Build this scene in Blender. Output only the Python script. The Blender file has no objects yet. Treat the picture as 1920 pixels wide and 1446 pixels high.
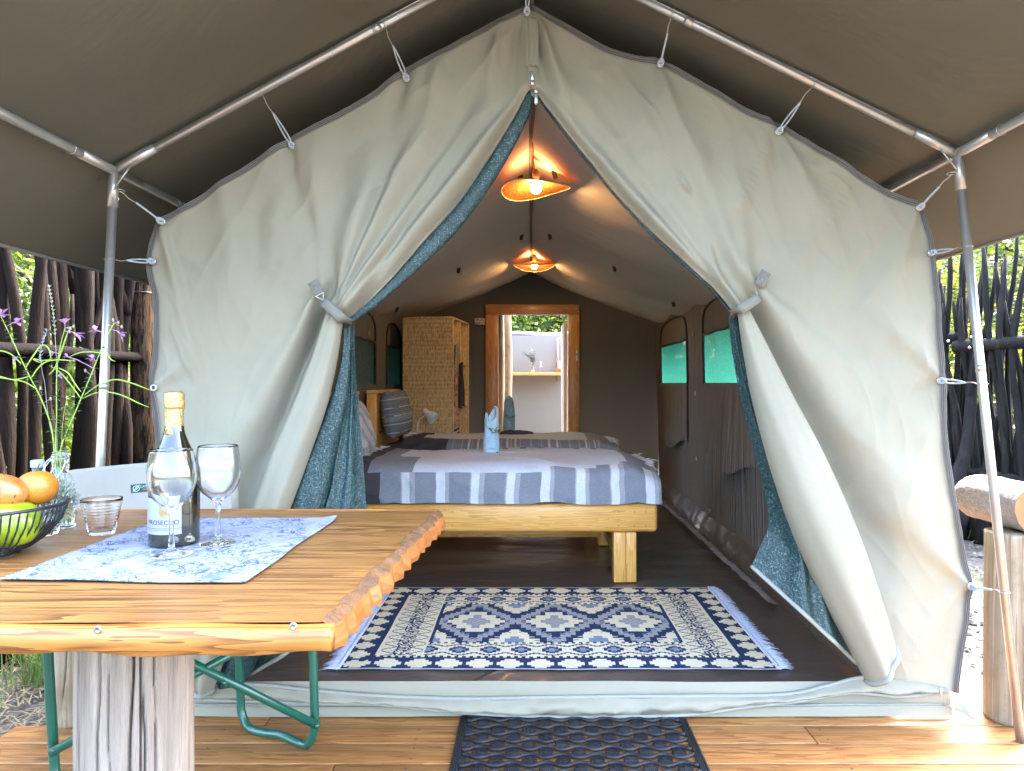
import bpy, math, random
from mathutils import Vector, noise, Matrix
S = bpy.context.scene
C = S.collection
R = math.radians
random.seed(11)

# ------------------------------------------------------------------ camera, sky, sun, exposure
F, CX, CY, H = 1320.0, 995.0, 718.0, 1.08     # focal length and principal point of the photograph, eye height
cam = bpy.data.cameras.new('camera')
cam.sensor_width = 36
cam.lens = 36 * F / 1920
cam.shift_x = -(CX - 960) / 1920
cam.shift_y = (CY - 723) / 1920
cam.clip_start = 0.05
cam.clip_end = 300
camo = bpy.data.objects.new('camera', cam)
camo.location = (0, 0, H)
camo.rotation_euler = (R(90), 0, 0)
C.objects.link(camo)
S.camera = camo

SUN_EL, SUN_AZ = 54, 38          # azimuth measured from +Y (away from the camera) towards +X
w = bpy.data.worlds.new('World')
S.world = w
w.use_nodes = True
wn = w.node_tree.nodes
bg = wn['Background']
sky = wn.new('ShaderNodeTexSky')
sky.sky_type = 'NISHITA'
sky.sun_disc = False
sky.sun_elevation = R(SUN_EL)
sky.sun_rotation = R(SUN_AZ)
sky.dust_density = 5
sky.air_density = 1.0
sky.ozone_density = 1.0
w.node_tree.links.new(sky.outputs[0], bg.inputs[0])
bg.inputs[1].default_value = 0.15
sun = bpy.data.lights.new('sun', 'SUN')
sun.energy = 0.7
sun.angle = R(14)
sun.color = (1, .95, .87)
so = bpy.data.objects.new('sun', sun)
dv = Vector((math.sin(R(SUN_AZ)) * math.cos(R(SUN_EL)), math.cos(R(SUN_AZ)) * math.cos(R(SUN_EL)), math.sin(R(SUN_EL))))
so.rotation_euler = dv.to_track_quat('Z', 'Y').to_euler()
so.location = dv * 20
C.objects.link(so)
vs = S.view_settings
vs.view_transform = 'Standard'
vs.look = 'None'
vs.gamma = 1
vs.use_curve_mapping = False
vs.exposure = 4.8
S.cycles.use_denoising = True
S.cycles.max_bounces = 16
S.cycles.diffuse_bounces = 6
S.cycles.glossy_bounces = 12
S.cycles.transmission_bounces = 16
S.cycles.transparent_max_bounces = 16
S.cycles.sample_clamp_indirect = 6

# ------------------------------------------------------------------ helpers
def P(px, py, d):
    return Vector(((px - CX) / F * d, d, H - (py - CY) / F * d))

def lerp(a, b, t):
    return a + (b - a) * t

def clamp(x, a=0., b=1.):
    return max(a, min(b, x))

def sstep(a, b, x):
    t = clamp((x - a) / (b - a)) if a != b else float(x > a)
    return t * t * (3 - 2 * t)

def cr(pts, n, closed=False):
    """Catmull-Rom through pts, n samples, even in arc length"""
    pts = [Vector(p) for p in pts]
    m = len(pts)
    if m == 2:
        return [pts[0].lerp(pts[1], i / (n - 1)) for i in range(n)]
    dense = []
    segs = m if closed else m - 1
    for i in range(segs):
        if closed:
            p0, p1, p2, p3 = pts[(i - 1) % m], pts[i], pts[(i + 1) % m], pts[(i + 2) % m]
        else:
            p1, p2 = pts[i], pts[i + 1]
            p0 = pts[i - 1] if i else p1 * 2 - p2
            p3 = pts[i + 2] if i + 2 < m else p2 * 2 - p1
        for k in range(12):
            t = k / 12
            dense.append(0.5 * ((2 * p1) + (p2 - p0) * t + (2 * p0 - 5 * p1 + 4 * p2 - p3) * t * t + (3 * p1 - p0 - 3 * p2 + p3) * t ** 3))
    dense.append(pts[0] if closed else pts[-1])
    L = [0]
    for a, b in zip(dense, dense[1:]):
        L.append(L[-1] + (b - a).length)
    out, j = [], 0
    for i in range(n):
        s = L[-1] * i / (n if closed else n - 1)
        while j < len(L) - 2 and L[j + 1] < s:
            j += 1
        dl = L[j + 1] - L[j]
        out.append(dense[j].lerp(dense[j + 1], clamp((s - L[j]) / dl) if dl else 0))
    return out

def interp(pts, y):
    """piecewise-linear x at y through (x, y) points sorted by y"""
    if y <= pts[0][1]:
        return pts[0][0]
    for (x0, y0), (x1, y1) in zip(pts, pts[1:]):
        if y <= y1:
            return x0 + (x1 - x0) * (y - y0) / (y1 - y0)
    return pts[-1][0]

def N3(x, y, z):
    return noise.noise(Vector((x, y, z)))

class MB:
    def __init__(s):
        s.v, s.f, s.c, s.uv = [], [], [], None
    def quad(s, a, b, c, d):
        i = len(s.v)
        s.v += [Vector(a), Vector(b), Vector(c), Vector(d)]
        s.f.append((i, i + 1, i + 2, i + 3))
    def box(s, lo, hi, rot=None, piv=None):
        i = len(s.v)
        x0, y0, z0 = lo
        x1, y1, z1 = hi
        vv = [Vector(p) for p in ((x0, y0, z0), (x1, y0, z0), (x1, y1, z0), (x0, y1, z0), (x0, y0, z1), (x1, y0, z1), (x1, y1, z1), (x0, y1, z1))]
        if rot is not None:
            piv = Vector(piv) if piv is not None else (Vector(lo) + Vector(hi)) / 2
            vv = [piv + rot @ (p - piv) for p in vv]
        s.v += vv
        s.f += [tuple(i + k for k in q) for q in ((3, 2, 1, 0), (4, 5, 6, 7), (0, 1, 5, 4), (1, 2, 6, 5), (2, 3, 7, 6), (3, 0, 4, 7))]
        return s
    def tube(s, pts, r, n=10, caps=True, closed=False, flat=1.0):
        pts = [Vector(p) for p in pts]
        m = len(pts)
        rr = r if isinstance(r, (list, tuple)) else [r] * m
        base = len(s.v)
        up = None
        for k in range(m):
            if closed:
                t = pts[(k + 1) % m] - pts[k - 1]
            else:
                t = pts[min(k + 1, m - 1)] - pts[max(k - 1, 0)]
            t = t.normalized() if t.length > 1e-9 else Vector((0, 0, 1))
            if up is None:
                up = Vector((0, 0, 1)) if abs(t.z) < .9 else Vector((0, 1, 0))
            a = t.cross(up)
            a = a.normalized() if a.length > 1e-6 else Vector((1, 0, 0))
            b = a.cross(t).normalized()
            up = b
            for j in range(n):
                an = 2 * math.pi * j / n
                s.v.append(pts[k] + a * (math.cos(an) * rr[k]) + b * (math.sin(an) * rr[k] * flat))
        rng = m if closed else m - 1
        for k in range(rng):
            k2 = (k + 1) % m
            for j in range(n):
                j2 = (j + 1) % n
                s.f.append((base + k * n + j, base + k * n + j2, base + k2 * n + j2, base + k2 * n + j))
        if caps and not closed:
            s.f.append(tuple(base + j for j in range(n))[::-1])
            s.f.append(tuple(base + (m - 1) * n + j for j in range(n)))
        return s
    def lathe(s, prof, ctr=(0, 0, 0), n=32, fn=None, close=False):
        """prof: (r, z) list; spun about z through ctr"""
        ctr = Vector(ctr)
        base = len(s.v)
        m = len(prof)
        for (r, z) in prof:
            for j in range(n):
                an = 2 * math.pi * j / n
                q = Vector((r * math.cos(an), r * math.sin(an), z))
                if fn:
                    q = fn(q, an)
                s.v.append(ctr + q)
        for k in range(m - 1):
            for j in range(n):
                j2 = (j + 1) % n
                s.f.append((base + k * n + j, base + k * n + j2, base + (k + 1) * n + j2, base + (k + 1) * n + j))
        if close:
            s.f.append(tuple(base + j for j in range(n))[::-1])
            s.f.append(tuple(base + (m - 1) * n + j for j in range(n)))
        return s
    def grid(s, fn, nu, nv, wrap=False, flip=False, col=None):
        base = len(s.v)
        for j in range(nv + 1):
            for i in range(nu + (0 if wrap else 1)):
                s.v.append(Vector(fn(i / nu, j / nv)))
        w_ = nu if wrap else nu + 1
        for j in range(nv):
            for i in range(nu):
                i2 = (i + 1) % nu if wrap else i + 1
                q = (base + j * w_ + i, base + j * w_ + i2, base + (j + 1) * w_ + i2, base + (j + 1) * w_ + i)
                s.f.append(q[::-1] if flip else q)
                if col:
                    s.c.append(col((i + .5) / nu, (j + .5) / nv))
        return s
    def sphere(s, c, r, nu=16, nv=10, sc=(1, 1, 1)):
        c = Vector(c)
        base = len(s.v)
        s.grid(lambda u, v: c + Vector((r * sc[0] * math.sin(math.pi * v) * math.cos(2 * math.pi * u), r * sc[1] * math.sin(math.pi * v) * math.sin(2 * math.pi * u), -r * sc[2] * math.cos(math.pi * v))), nu, nv, wrap=True)
        return s
    def torus(s, c, ax, r, r2, n=20, m=8):
        c = Vector(c)
        ax = Vector(ax).normalized()
        a = ax.orthogonal().normalized()
        b = ax.cross(a)
        return s.tube([c + a * (r * math.cos(2 * math.pi * i / n)) + b * (r * math.sin(2 * math.pi * i / n)) for i in range(n)], r2, m, closed=True)
    def obj(s, name, mat, parent=None, smooth=True, bevel=0, thick=0, at=None, shade_angle=None):
        me = bpy.data.meshes.new(name)
        off = Vector(at) if at is not None else (WL[parent] if parent is not None else Vector((0, 0, 0)))
        me.from_pydata([tuple(p - off) for p in s.v], [], s.f)
        if s.c:
            ca = me.color_attributes.new('Col', 'FLOAT_COLOR', 'CORNER')
            flat = []
            for poly, c in zip(me.polygons, s.c):
                flat += [c[0], c[1], c[2], 1.0] * poly.loop_total
            ca.data.foreach_set('color', flat)
        me.polygons.foreach_set('use_smooth', [smooth] * len(me.polygons))
        me.update()
        o = bpy.data.objects.new(name, me)
        C.objects.link(o)
        if mat:
            me.materials.append(mat)
        if parent is not None:
            o.parent = parent
            o.location = off - WL[parent]
        else:
            o.location = off
        WL[o] = off
        if bevel:
            b = o.modifiers.new('bevel', 'BEVEL')
            b.width = bevel
            b.segments = 2
            b.limit_method = 'ANGLE'
            b.angle_limit = R(40)
            if smooth:
                me.polygons.foreach_set('use_smooth', [True] * len(me.polygons))
        if thick:
            t = o.modifiers.new('thick', 'SOLIDIFY')
            t.thickness = thick
            t.offset = 0
        return o

WL = {}

def empty(name, loc=(0, 0, 0)):
    o = bpy.data.objects.new(name, None)
    o.empty_display_size = .05
    o.location = loc
    C.objects.link(o)
    WL[o] = Vector(loc)
    return o

def tag(o, label, cat, group=None):
    o['label'] = label
    o['category'] = cat
    if group:
        o['group'] = group
    return o

def kind(o, k):
    o['kind'] = k
    return o

def thing(name, label, cat, loc=(0, 0, 0), group=None):
    return tag(empty(name, loc), label, cat, group)

def text_mesh(txt, size, fn, name, mat, parent, depth=0.0004, align='CENTER'):
    cu = bpy.data.curves.new('lettering', 'FONT')
    cu.body = txt
    cu.size = size
    cu.align_x = align
    cu.align_y = 'CENTER'
    cu.resolution_u = 3
    to = bpy.data.objects.new('lettering_curve', cu)
    C.objects.link(to)
    dg = bpy.context.evaluated_depsgraph_get()
    me = to.evaluated_get(dg).to_mesh()
    m = MB()
    m.v = [Vector(fn(v.co.x, v.co.y)) for v in me.vertices]
    m.f = [tuple(p.vertices) for p in me.polygons]
    to.evaluated_get(dg).to_mesh_clear()
    C.objects.unlink(to)
    bpy.data.objects.remove(to)
    bpy.data.curves.remove(cu)
    return m.obj(name, mat, parent, smooth=False)

# ------------------------------------------------------------------ materials
def newmat(name):
    m = bpy.data.materials.new(name)
    m.use_nodes = True
    nt = m.node_tree
    b = nt.nodes['Principled BSDF']
    return m, nt, b

def nd(nt, typ, ins=None, **kw):
    n = nt.nodes.new(typ)
    for k, v in kw.items():
        setattr(n, k, v)
    for k, v in (ins or {}).items():
        s = n.inputs[k]
        if isinstance(v, bpy.types.NodeSocket):
            nt.links.new(v, s)
        else:
            s.default_value = v
    return n

def ramp(nt, fac, stops):
    r = nd(nt, 'ShaderNodeValToRGB', {0: fac})
    e = r.color_ramp.elements
    while len(e) < len(stops):
        e.new(.5)
    for el, (p, c) in zip(e, stops):
        el.position = p
        el.color = (c[0], c[1], c[2], 1) if isinstance(c, (tuple, list)) else (c, c, c, 1)
    return r.outputs[0]

def coords(nt, scale=(1, 1, 1), rnd=True, rot=(0, 0, 0)):
    tc = nd(nt, 'ShaderNodeTexCoord')
    src = tc.outputs['Object']
    if rnd:
        oi = nd(nt, 'ShaderNodeObjectInfo')
        mul = nd(nt, 'ShaderNodeMath', {0: oi.outputs['Random'], 1: 57.3}, operation='MULTIPLY')
        ad = nd(nt, 'ShaderNodeVectorMath', {0: src, 1: mul.outputs[0]}, operation='ADD')
        src = ad.outputs[0]
    mp = nd(nt, 'ShaderNodeMapping', {'Vector': src, 'Scale': scale, 'Rotation': rot})
    return mp.outputs[0]

def bump(nt, b, h, strength, dist, prev=None):
    ins = {'Height': h, 'Strength': strength, 'Distance': dist}
    if prev is not None:
        ins['Normal'] = prev
    n = nd(nt, 'ShaderNodeBump', ins)
    nt.links.new(n.outputs[0], b.inputs['Normal'])
    return n.outputs[0]

def sc(c, k):
    return tuple(min(1, x * k) for x in c)

def mbasic(name, col, rough=.6, metal=0., var=.15, vscale=6., stretch=(1, 1, 1), bmp=0., bscale=60., bstretch=(1, 1, 1), transl=0., tcol=None,
           spec=.5, coat=0., vcol=False, rnd=True, dirt=None):
    m, nt, b = newmat(name)
    v = coords(nt, stretch, rnd)
    nz = nd(nt, 'ShaderNodeTexNoise', {'Vector': v, 'Scale': vscale, 'Detail': 6, 'Roughness': .6})
    if vcol:
        at = nd(nt, 'ShaderNodeVertexColor', layer_name='Col')
        fac = ramp(nt, nz.outputs[0], [(.25, 1 - var), (.75, 1 + var)])
        mx = nd(nt, 'ShaderNodeMix', {0: 1.0, 6: at.outputs[0], 7: fac}, data_type='RGBA', blend_type='MULTIPLY')
        colr = mx.outputs[2]
    else:
        colr = ramp(nt, nz.outputs[0], [(.28, sc(col, 1 - var)), (.72, sc(col, 1 + var))])
    if dirt:
        dn = nd(nt, 'ShaderNodeTexNoise', {'Vector': v, 'Scale': dirt[1], 'Detail': 8, 'Roughness': .7})
        df = ramp(nt, dn.outputs[0], [(dirt[2], 0), (dirt[3], 1)])
        mx = nd(nt, 'ShaderNodeMix', {0: df, 6: colr, 7: (*dirt[0], 1)}, data_type='RGBA')
        colr = mx.outputs[2]
    nt.links.new(colr, b.inputs['Base Color'])
    b.inputs['Roughness'].default_value = rough
    b.inputs['Metallic'].default_value = metal
    b.inputs['Specular IOR Level'].default_value = spec
    b.inputs['Coat Weight'].default_value = coat
    b.inputs['Coat Roughness'].default_value = .15
    if bmp:
        v2 = coords(nt, bstretch, rnd)
        n2 = nd(nt, 'ShaderNodeTexNoise', {'Vector': v2, 'Scale': bscale, 'Detail': 5, 'Roughness': .6})
        bump(nt, b, n2.outputs[0], bmp, .01)
    if transl:
        tr = nd(nt, 'ShaderNodeBsdfTranslucent', {'Color': (*(tcol or col), 1)})
        ms = nd(nt, 'ShaderNodeMixShader', {0: transl, 1: b.outputs[0], 2: tr.outputs[0]})
        nt.links.new(ms.outputs[0], nt.nodes['Material Output'].inputs[0])
    return m

def mcanvas(name, col, transl=.1, tcol=None, rough=.85, wscale=900., wrinkle=.35, wr_scale=5., var=.06, stretch=(1, 1, 1), seams=None):
    """woven canvas: fine weave, soft creases, faint stains"""
    m, nt, b = newmat(name)
    v = coords(nt, (1, 1, 1), False)
    n1 = nd(nt, 'ShaderNodeTexNoise', {'Vector': v, 'Scale': 2.2, 'Detail': 8, 'Roughness': .62})
    cc = ramp(nt, n1.outputs[0], [(.3, sc(col, 1 - var)), (.7, sc(col, 1 + var))])
    n5 = nd(nt, 'ShaderNodeTexNoise', {'Vector': v, 'Scale': 38., 'Detail': 4, 'Roughness': .7})
    st = ramp(nt, n5.outputs[0], [(.70, 0), (.80, .35)])
    mx = nd(nt, 'ShaderNodeMix', {0: st, 6: cc, 7: (*sc(col, .78), 1)}, data_type='RGBA')
    nt.links.new(mx.outputs[2], b.inputs['Base Color'])
    b.inputs['Roughness'].default_value = rough
    b.inputs['Specular IOR Level'].default_value = .3
    vs_ = coords(nt, stretch, False)
    n2 = nd(nt, 'ShaderNodeTexNoise', {'Vector': vs_, 'Scale': wr_scale, 'Detail': 5, 'Roughness': .55, 'Distortion': .6})
    n3 = nd(nt, 'ShaderNodeTexNoise', {'Vector': v, 'Scale': wscale, 'Detail': 1})
    p = bump(nt, b, n2.outputs[0], wrinkle, .03)
    p = bump(nt, b, n3.outputs[0], .10, .002, p)
    if transl:
        tr = nd(nt, 'ShaderNodeBsdfTranslucent', {'Color': (*(tcol or col), 1)})
        ms = nd(nt, 'ShaderNodeMixShader', {0: transl, 1: b.outputs[0], 2: tr.outputs[0]})
        nt.links.new(ms.outputs[0], nt.nodes['Material Output'].inputs[0])
    return m

def mwood(name, light, dark, axis='X', scale=1., rough=.45, coat=.0, knots=.5, knot_col=(.09, .035, .012), streak=1., bmp=.25, weather=None):
    m, nt, b = newmat(name)
    i = 'XYZ'.index(axis)
    st = [22., 22., 22.]
    st[i] = 1.3
    v = coords(nt, tuple(a * scale for a in st))
    warp = nd(nt, 'ShaderNodeTexNoise', {'Vector': v, 'Scale': .35, 'Detail': 3})
    wv = nd(nt, 'ShaderNodeVectorMath', {0: warp.outputs['Color'], 1: (2.6, 2.6, 2.6)}, operation='MULTIPLY')
    v2 = nd(nt, 'ShaderNodeVectorMath', {0: v, 1: wv.outputs[0]}, operation='ADD')
    g = nd(nt, 'ShaderNodeTexNoise', {'Vector': v2.outputs[0], 'Scale': 1.1, 'Detail': 3, 'Roughness': .5})
    rings = nd(nt, 'ShaderNodeMath', {0: g.outputs[0], 1: 9.}, operation='MULTIPLY')
    fr = nd(nt, 'ShaderNodeMath', {0: rings.outputs[0]}, operation='FRACT')
    fine = nd(nt, 'ShaderNodeTexNoise', {'Vector': v, 'Scale': 5., 'Detail': 6, 'Roughness': .65})
    mixf = nd(nt, 'ShaderNodeMath', {0: fr.outputs[0], 1: fine.outputs[0]}, operation='MULTIPLY')
    mid = tuple((a + c) / 2 for a, c in zip(light, dark))
    col = ramp(nt, mixf.outputs[0], [(.02, light), (.20, tuple(lerp(a, c, min(.8, .30 * streak)) for a, c in zip(light, dark))), (.48, dark)])
    big = nd(nt, 'ShaderNodeTexNoise', {'Vector': coords(nt, (1.6, 1.6, 1.6)), 'Scale': 1.6, 'Detail': 3})
    bf = ramp(nt, big.outputs[0], [(.35, 0), (.75, .55)])
    mx = nd(nt, 'ShaderNodeMix', {0: bf, 6: col, 7: (*mid, 1)}, data_type='RGBA')
    colr = mx.outputs[2]
    if knots:
        kst = [5.2, 5.2, 5.2]
        kst[i] = 2.3
        kv = coords(nt, tuple(a * scale for a in kst))
        vo = nd(nt, 'ShaderNodeTexVoronoi', {'Vector': kv, 'Scale': 1., 'Randomness': 1.})
        kf = ramp(nt, vo.outputs[0], [(.0, knots), (.055, knots * .8), (.10, 0), (1, 0)])
        mk = nd(nt, 'ShaderNodeMix', {0: kf, 6: colr, 7: (*knot_col, 1)}, data_type='RGBA')
        colr = mk.outputs[2]
    if weather:
        wn_ = nd(nt, 'ShaderNodeTexNoise', {'Vector': coords(nt, (1, 1, 1)), 'Scale': weather[1], 'Detail': 8, 'Roughness': .7})
        wf = ramp(nt, wn_.outputs[0], [(weather[2], 0), (weather[3], 1)])
        mw = nd(nt, 'ShaderNodeMix', {0: wf, 6: colr, 7: (*weather[0], 1)}, data_type='RGBA')
        colr = mw.outputs[2]
    nt.links.new(colr, b.inputs['Base Color'])
    b.inputs['Roughness'].default_value = rough
    b.inputs['Coat Weight'].default_value = coat
    b.inputs['Coat Roughness'].default_value = .2
    bump(nt, b, mixf.outputs[0], bmp, .004)
    return m

def mglass(name, col=(1, 1, 1), rough=.0, ior=1.45):
    m, nt, b = newmat(name)
    b.inputs['Base Color'].default_value = (*col, 1)
    b.inputs['Transmission Weight'].default_value = 1
    b.inputs['Roughness'].default_value = rough
    b.inputs['IOR'].default_value = ior
    return m

def mnet(name, col, transl, holes=.0, wscale=1.):
    """woven shade net: coarse weave of flat shiny tapes"""
    m, nt, b = newmat(name)
    v = coords(nt, (1, 1, 1), False)
    ra = nd(nt, 'ShaderNodeMapping', {'Vector': v, 'Scale': (60 * wscale, 60 * wscale, 210 * wscale), 'Rotation': (0, R(28), 0)}).outputs[0]
    rb = nd(nt, 'ShaderNodeMapping', {'Vector': v, 'Scale': (210 * wscale, 60 * wscale, 60 * wscale), 'Rotation': (0, R(28), 0)}).outputs[0]
    na = nd(nt, 'ShaderNodeTexNoise', {'Vector': ra, 'Scale': 1., 'Detail': 2, 'Roughness': .6})
    nb = nd(nt, 'ShaderNodeTexNoise', {'Vector': rb, 'Scale': 1., 'Detail': 2, 'Roughness': .6})
    ad = nd(nt, 'ShaderNodeMath', {0: na.outputs[0], 1: nb.outputs[0]}, operation='MAXIMUM')
    c = ramp(nt, ad.outputs[0], [(.44, sc(col, .22)), (.56, col), (.66, tuple(min(1, x * 2.2 + .03) for x in col)), (.78, (.22, .30, .31))])
    nt.links.new(c, b.inputs['Base Color'])
    b.inputs['Roughness'].default_value = .45
    bump(nt, b, ad.outputs[0], .6, .004)
    tr = nd(nt, 'ShaderNodeBsdfTranslucent', {'Color': (*sc(col, 1.6), 1)})
    ms = nd(nt, 'ShaderNodeMixShader', {0: transl, 1: b.outputs[0], 2: tr.outputs[0]})
    out = ms.outputs[0]
    if holes:
        tp = nd(nt, 'ShaderNodeBsdfTransparent')
        ms2 = nd(nt, 'ShaderNodeMixShader', {0: holes, 1: out, 2: tp.outputs[0]})
        out = ms2.outputs[0]
    nt.links.new(out, nt.nodes['Material Output'].inputs[0])
    return m

M = {}
M['canvas'] = mcanvas('front_canvas', (.236, .220, .163), .06, wrinkle=.25, wr_scale=3.2)
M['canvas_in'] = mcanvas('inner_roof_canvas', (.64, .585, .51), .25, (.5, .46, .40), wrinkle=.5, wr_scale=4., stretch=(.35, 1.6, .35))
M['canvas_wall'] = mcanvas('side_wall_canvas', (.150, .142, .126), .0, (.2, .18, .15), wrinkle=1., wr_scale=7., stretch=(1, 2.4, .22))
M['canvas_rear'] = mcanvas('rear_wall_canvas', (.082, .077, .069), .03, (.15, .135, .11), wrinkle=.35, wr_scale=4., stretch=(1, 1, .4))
M['fly'] = mcanvas('fly_canvas', (.101, .094, .070), .0, (.20, .18, .13), wrinkle=.35, wr_scale=2.6, stretch=(.8, 1.1, 1))
M['hem'] = mbasic('hem_band', (.17, .158, .135), .8, var=.12, bmp=.15, bscale=300, rnd=False)
M['stitch'] = mbasic('stitching_grey', (.085, .078, .070), .9)
M['piping'] = mbasic('pale_piping', (0.224, 0.224, 0.187), .8, var=.06, bmp=.2, bscale=400, rnd=False)
M['strap'] = mbasic('webbing', (0.166, 0.161, 0.135), .8, var=.08, bmp=.4, bscale=700, rnd=False)
M['sheet_floor'] = mbasic('brown_groundsheet', (.088, .066, .055), .30, var=.22, vscale=3, bmp=.9, bscale=6, bstretch=(.6, 1.5, 1), rnd=False, coat=.35)
M['net'] = mnet('teal_net', (.0115, .041, .042), .12, 0, 1.7)
M['netlit'] = mnet('green_backlit_net', (.018, .13, .085), .55, .02, 1.)  # window net coloured brighter, standing for light coming through from behind
M['netshade'] = mnet('shaded_window_net', (.008, .04, .036), .2, .0)  # same net in a darker colour, standing for the less lit wall
M['black'] = mbasic('black_webbing', (.012, .012, .012), .6, var=.2)
M['steel'] = mbasic('galvanised_steel', (.40, .385, .36), .34, .75, var=.12, vscale=14, bmp=.05, bscale=30, rnd=False)
M['metal'] = mbasic('bright_metal', (.42, .42, .42), .32, .8, var=.05)
M['screw'] = mbasic('dull_screw', (.22, .20, .17), .5, .6, var=.3, vscale=200)
M['cord'] = mbasic('bungee', (.30, .33, .36), .6, var=.2, vscale=200)
M['bluecord'] = mbasic('blue_bungee', (.20, .30, .42), .6, var=.2, vscale=200)
M['deck'] = mwood('deck_pine', (.335, .155, .042), (.15, .052, .011), 'X', 1.0, .5, .08, .95, weather=((.30, .20, .12), 4., .68, .92))
M['tabletop'] = mwood('tabletop_pine', (.29, .138, .034), (.085, .030, .007), 'X', .75, .45, .05, .15, bmp=.25, streak=1.)
M['tableedge'] = mwood('varnished_edge', (.38, .155, .030), (.13, .038, .006), 'X', 1.25, .4, .06, .1, streak=1.)
M['tableedge_y'] = mwood('varnished_edge_side', (.30, .105, .019), (.17, .052, .009), 'Y', .8, .45, .05, .1)
M['bark'] = mbasic('dark_bark', (.14, .062, .020), .7, var=.5, vscale=30, bmp=.8, bscale=90, dirt=((.070, .052, .040), 12, .54, .66))
M['bedwood'] = mwood('bed_pine', (.80, .44, .115), (.58, .26, .050), 'X', 1., .42, .2, .6, (.20, .07, .02))
M['bedwood_z'] = mwood('bed_pine_upright', (.80, .44, .115), (.58, .26, .050), 'Z', 1., .42, .2, .6, (.20, .07, .02))
M['bedwood_y'] = mwood('bed_pine_end', (.74, .44, .14), (.54, .26, .065), 'Y', 1., .42, .2, .4, (.20, .07, .02))
M['doorwood_z'] = mwood('door_pine_upright', (.52, .27, .085), (.33, .14, .035), 'Z', 1., .4, .2, .5)
M['doorwood_x'] = mwood('door_pine_lintel', (.42, .20, .065), (.27, .11, .03), 'X', 1., .4, .2, .5)
M['log'] = mwood('pale_log', (0.2652, 0.2184, 0.1482), (0.1326, 0.0897, 0.0468), 'Z', .6, .8, 0, .3, (0.1014, 0.0546, 0.0273), weather=((0.1482, 0.0975, 0.0507), 4., .52, .72), streak=1.2, bmp=.6)
M['stump'] = mbasic('weathered_stump', (.235, .19, .152), .9, var=.42, vscale=5., stretch=(13, 13, .7), bmp=1., bscale=9., bstretch=(13, 13, .8), rnd=False, dirt=((.16, .080, .036), .55, .56, .74))
M['greylog'] = mwood('grey_log', (0.260, 0.234, 0.208), (0.125, 0.104, 0.088), 'X', .9, .85, 0, .6, (0.042, 0.031, 0.026), bmp=.8)
M['logend'] = mbasic('cut_log_end', (0.234, 0.114, 0.042), .8, var=.3, vscale=20)
M['stick'] = mbasic('brown_stick', (0.0098, 0.0055, 0.0036), .85, var=.6, vscale=9, stretch=(3, 3, .5), bmp=1., bscale=60, bstretch=(2, 2, .3), spec=.12, dirt=((0.0255, 0.0161, 0.0110), 7, .56, .82))
M['stickdark'] = mbasic('charred_stick', (.0085, .0072, .0066), .8, var=.6, vscale=9, stretch=(3, 3, .5), bmp=1., bscale=60, bstretch=(2, 2, .3), spec=.2, dirt=((.030, .026, .0225), 7, .52, .82))
M['postbark'] = mbasic('barky_post', (0.0510, 0.0289, 0.0145), .9, var=.5, vscale=10, stretch=(3, 3, .6), bmp=1., bscale=50, bstretch=(2, 2, .4), spec=.1, dirt=((0.0051, 0.0038, 0.0034), 16, .46, .56))
M['green'] = mbasic('green_enamel', (.004, .068, .042), .3, var=.15, vscale=20, coat=.25, dirt=((.18, .22, .21), 55, .70, .76))
M['chaircanvas'] = mcanvas('chair_canvas', (0.2652, 0.2691, 0.2457), .05, wrinkle=.3, wr_scale=5)
M['plastic'] = mbasic('grey_plastic', (.30, .36, .45), .4, var=.1)
M['glass'] = mglass('clear_glass', (.99, 1, 1), 0, 1.34)
M['greenglass'] = mbasic('dark_green_glass', (.012, .012, .005), .05, var=.2, spec=.8, coat=.6)
M['gold'] = mbasic('gold_foil', (.46, .32, .13), .32, .8, var=.12, vscale=50, bmp=.5, bscale=140)
M['golddark'] = mbasic('dark_gold', (.30, .20, .09), .35, .6, var=.1)
M['paper'] = mbasic('label_paper', (0.2295, 0.2380, 0.2635), .5, var=.05, vscale=30)
M['papergold'] = mbasic('label_gold', (.24, .20, .09), .45, .2, var=.1, vscale=60)
M['ink'] = mbasic('ink', (.012, .013, .022), .6, var=.05, spec=.1)
M['foilband'] = mbasic('foil_band', (.10, .11, .14), .3, .4, var=.1)
M['wire'] = mbasic('black_wire', (.012, .014, .018), .4, var=.1)
M['water'] = mglass('water', (.95, 1, .97), 0, 1.33)
# ------------------------------------------------------------------ ground
GZ = -.12
M['ground'] = None
m, nt, b = newmat('sandy_ground')
v = coords(nt, (1, 1, 1), False)
n1 = nd(nt, 'ShaderNodeTexNoise', {'Vector': v, 'Scale': 1.1, 'Detail': 6})
n2 = nd(nt, 'ShaderNodeTexNoise', {'Vector': v, 'Scale': 26., 'Detail': 8, 'Roughness': .75})
c1 = ramp(nt, n2.outputs[0], [(.32, (.028, .023, .02)), (.5, (.085, .078, .07)), (.68, (.14, .132, .12))])
gf = ramp(nt, n1.outputs[0], [(.50, 0), (.66, .6)])
mx = nd(nt, 'ShaderNodeMix', {0: gf, 6: c1, 7: (.07, .085, .028, 1)}, data_type='RGBA')
nt.links.new(mx.outputs[2], b.inputs['Base Color'])
b.inputs['Roughness'].default_value = .95
bump(nt, b, n2.outputs[0], 1., .03)
M['ground'] = m
g = MB()
def gfn(u, v):
    x = lerp(-1, 1, u)
    x = math.copysign(abs(x) ** 2.2, x) * 70
    y = -20 + 130 * v ** 2.4
    return (x, y, GZ + .02 * N3(x * .7, y * .7, 3) + .012 * N3(x * 4, y * 4, 5) - .02)
g.grid(gfn, 150, 150)
kind(g.obj('ground', M['ground']), 'structure')

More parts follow.
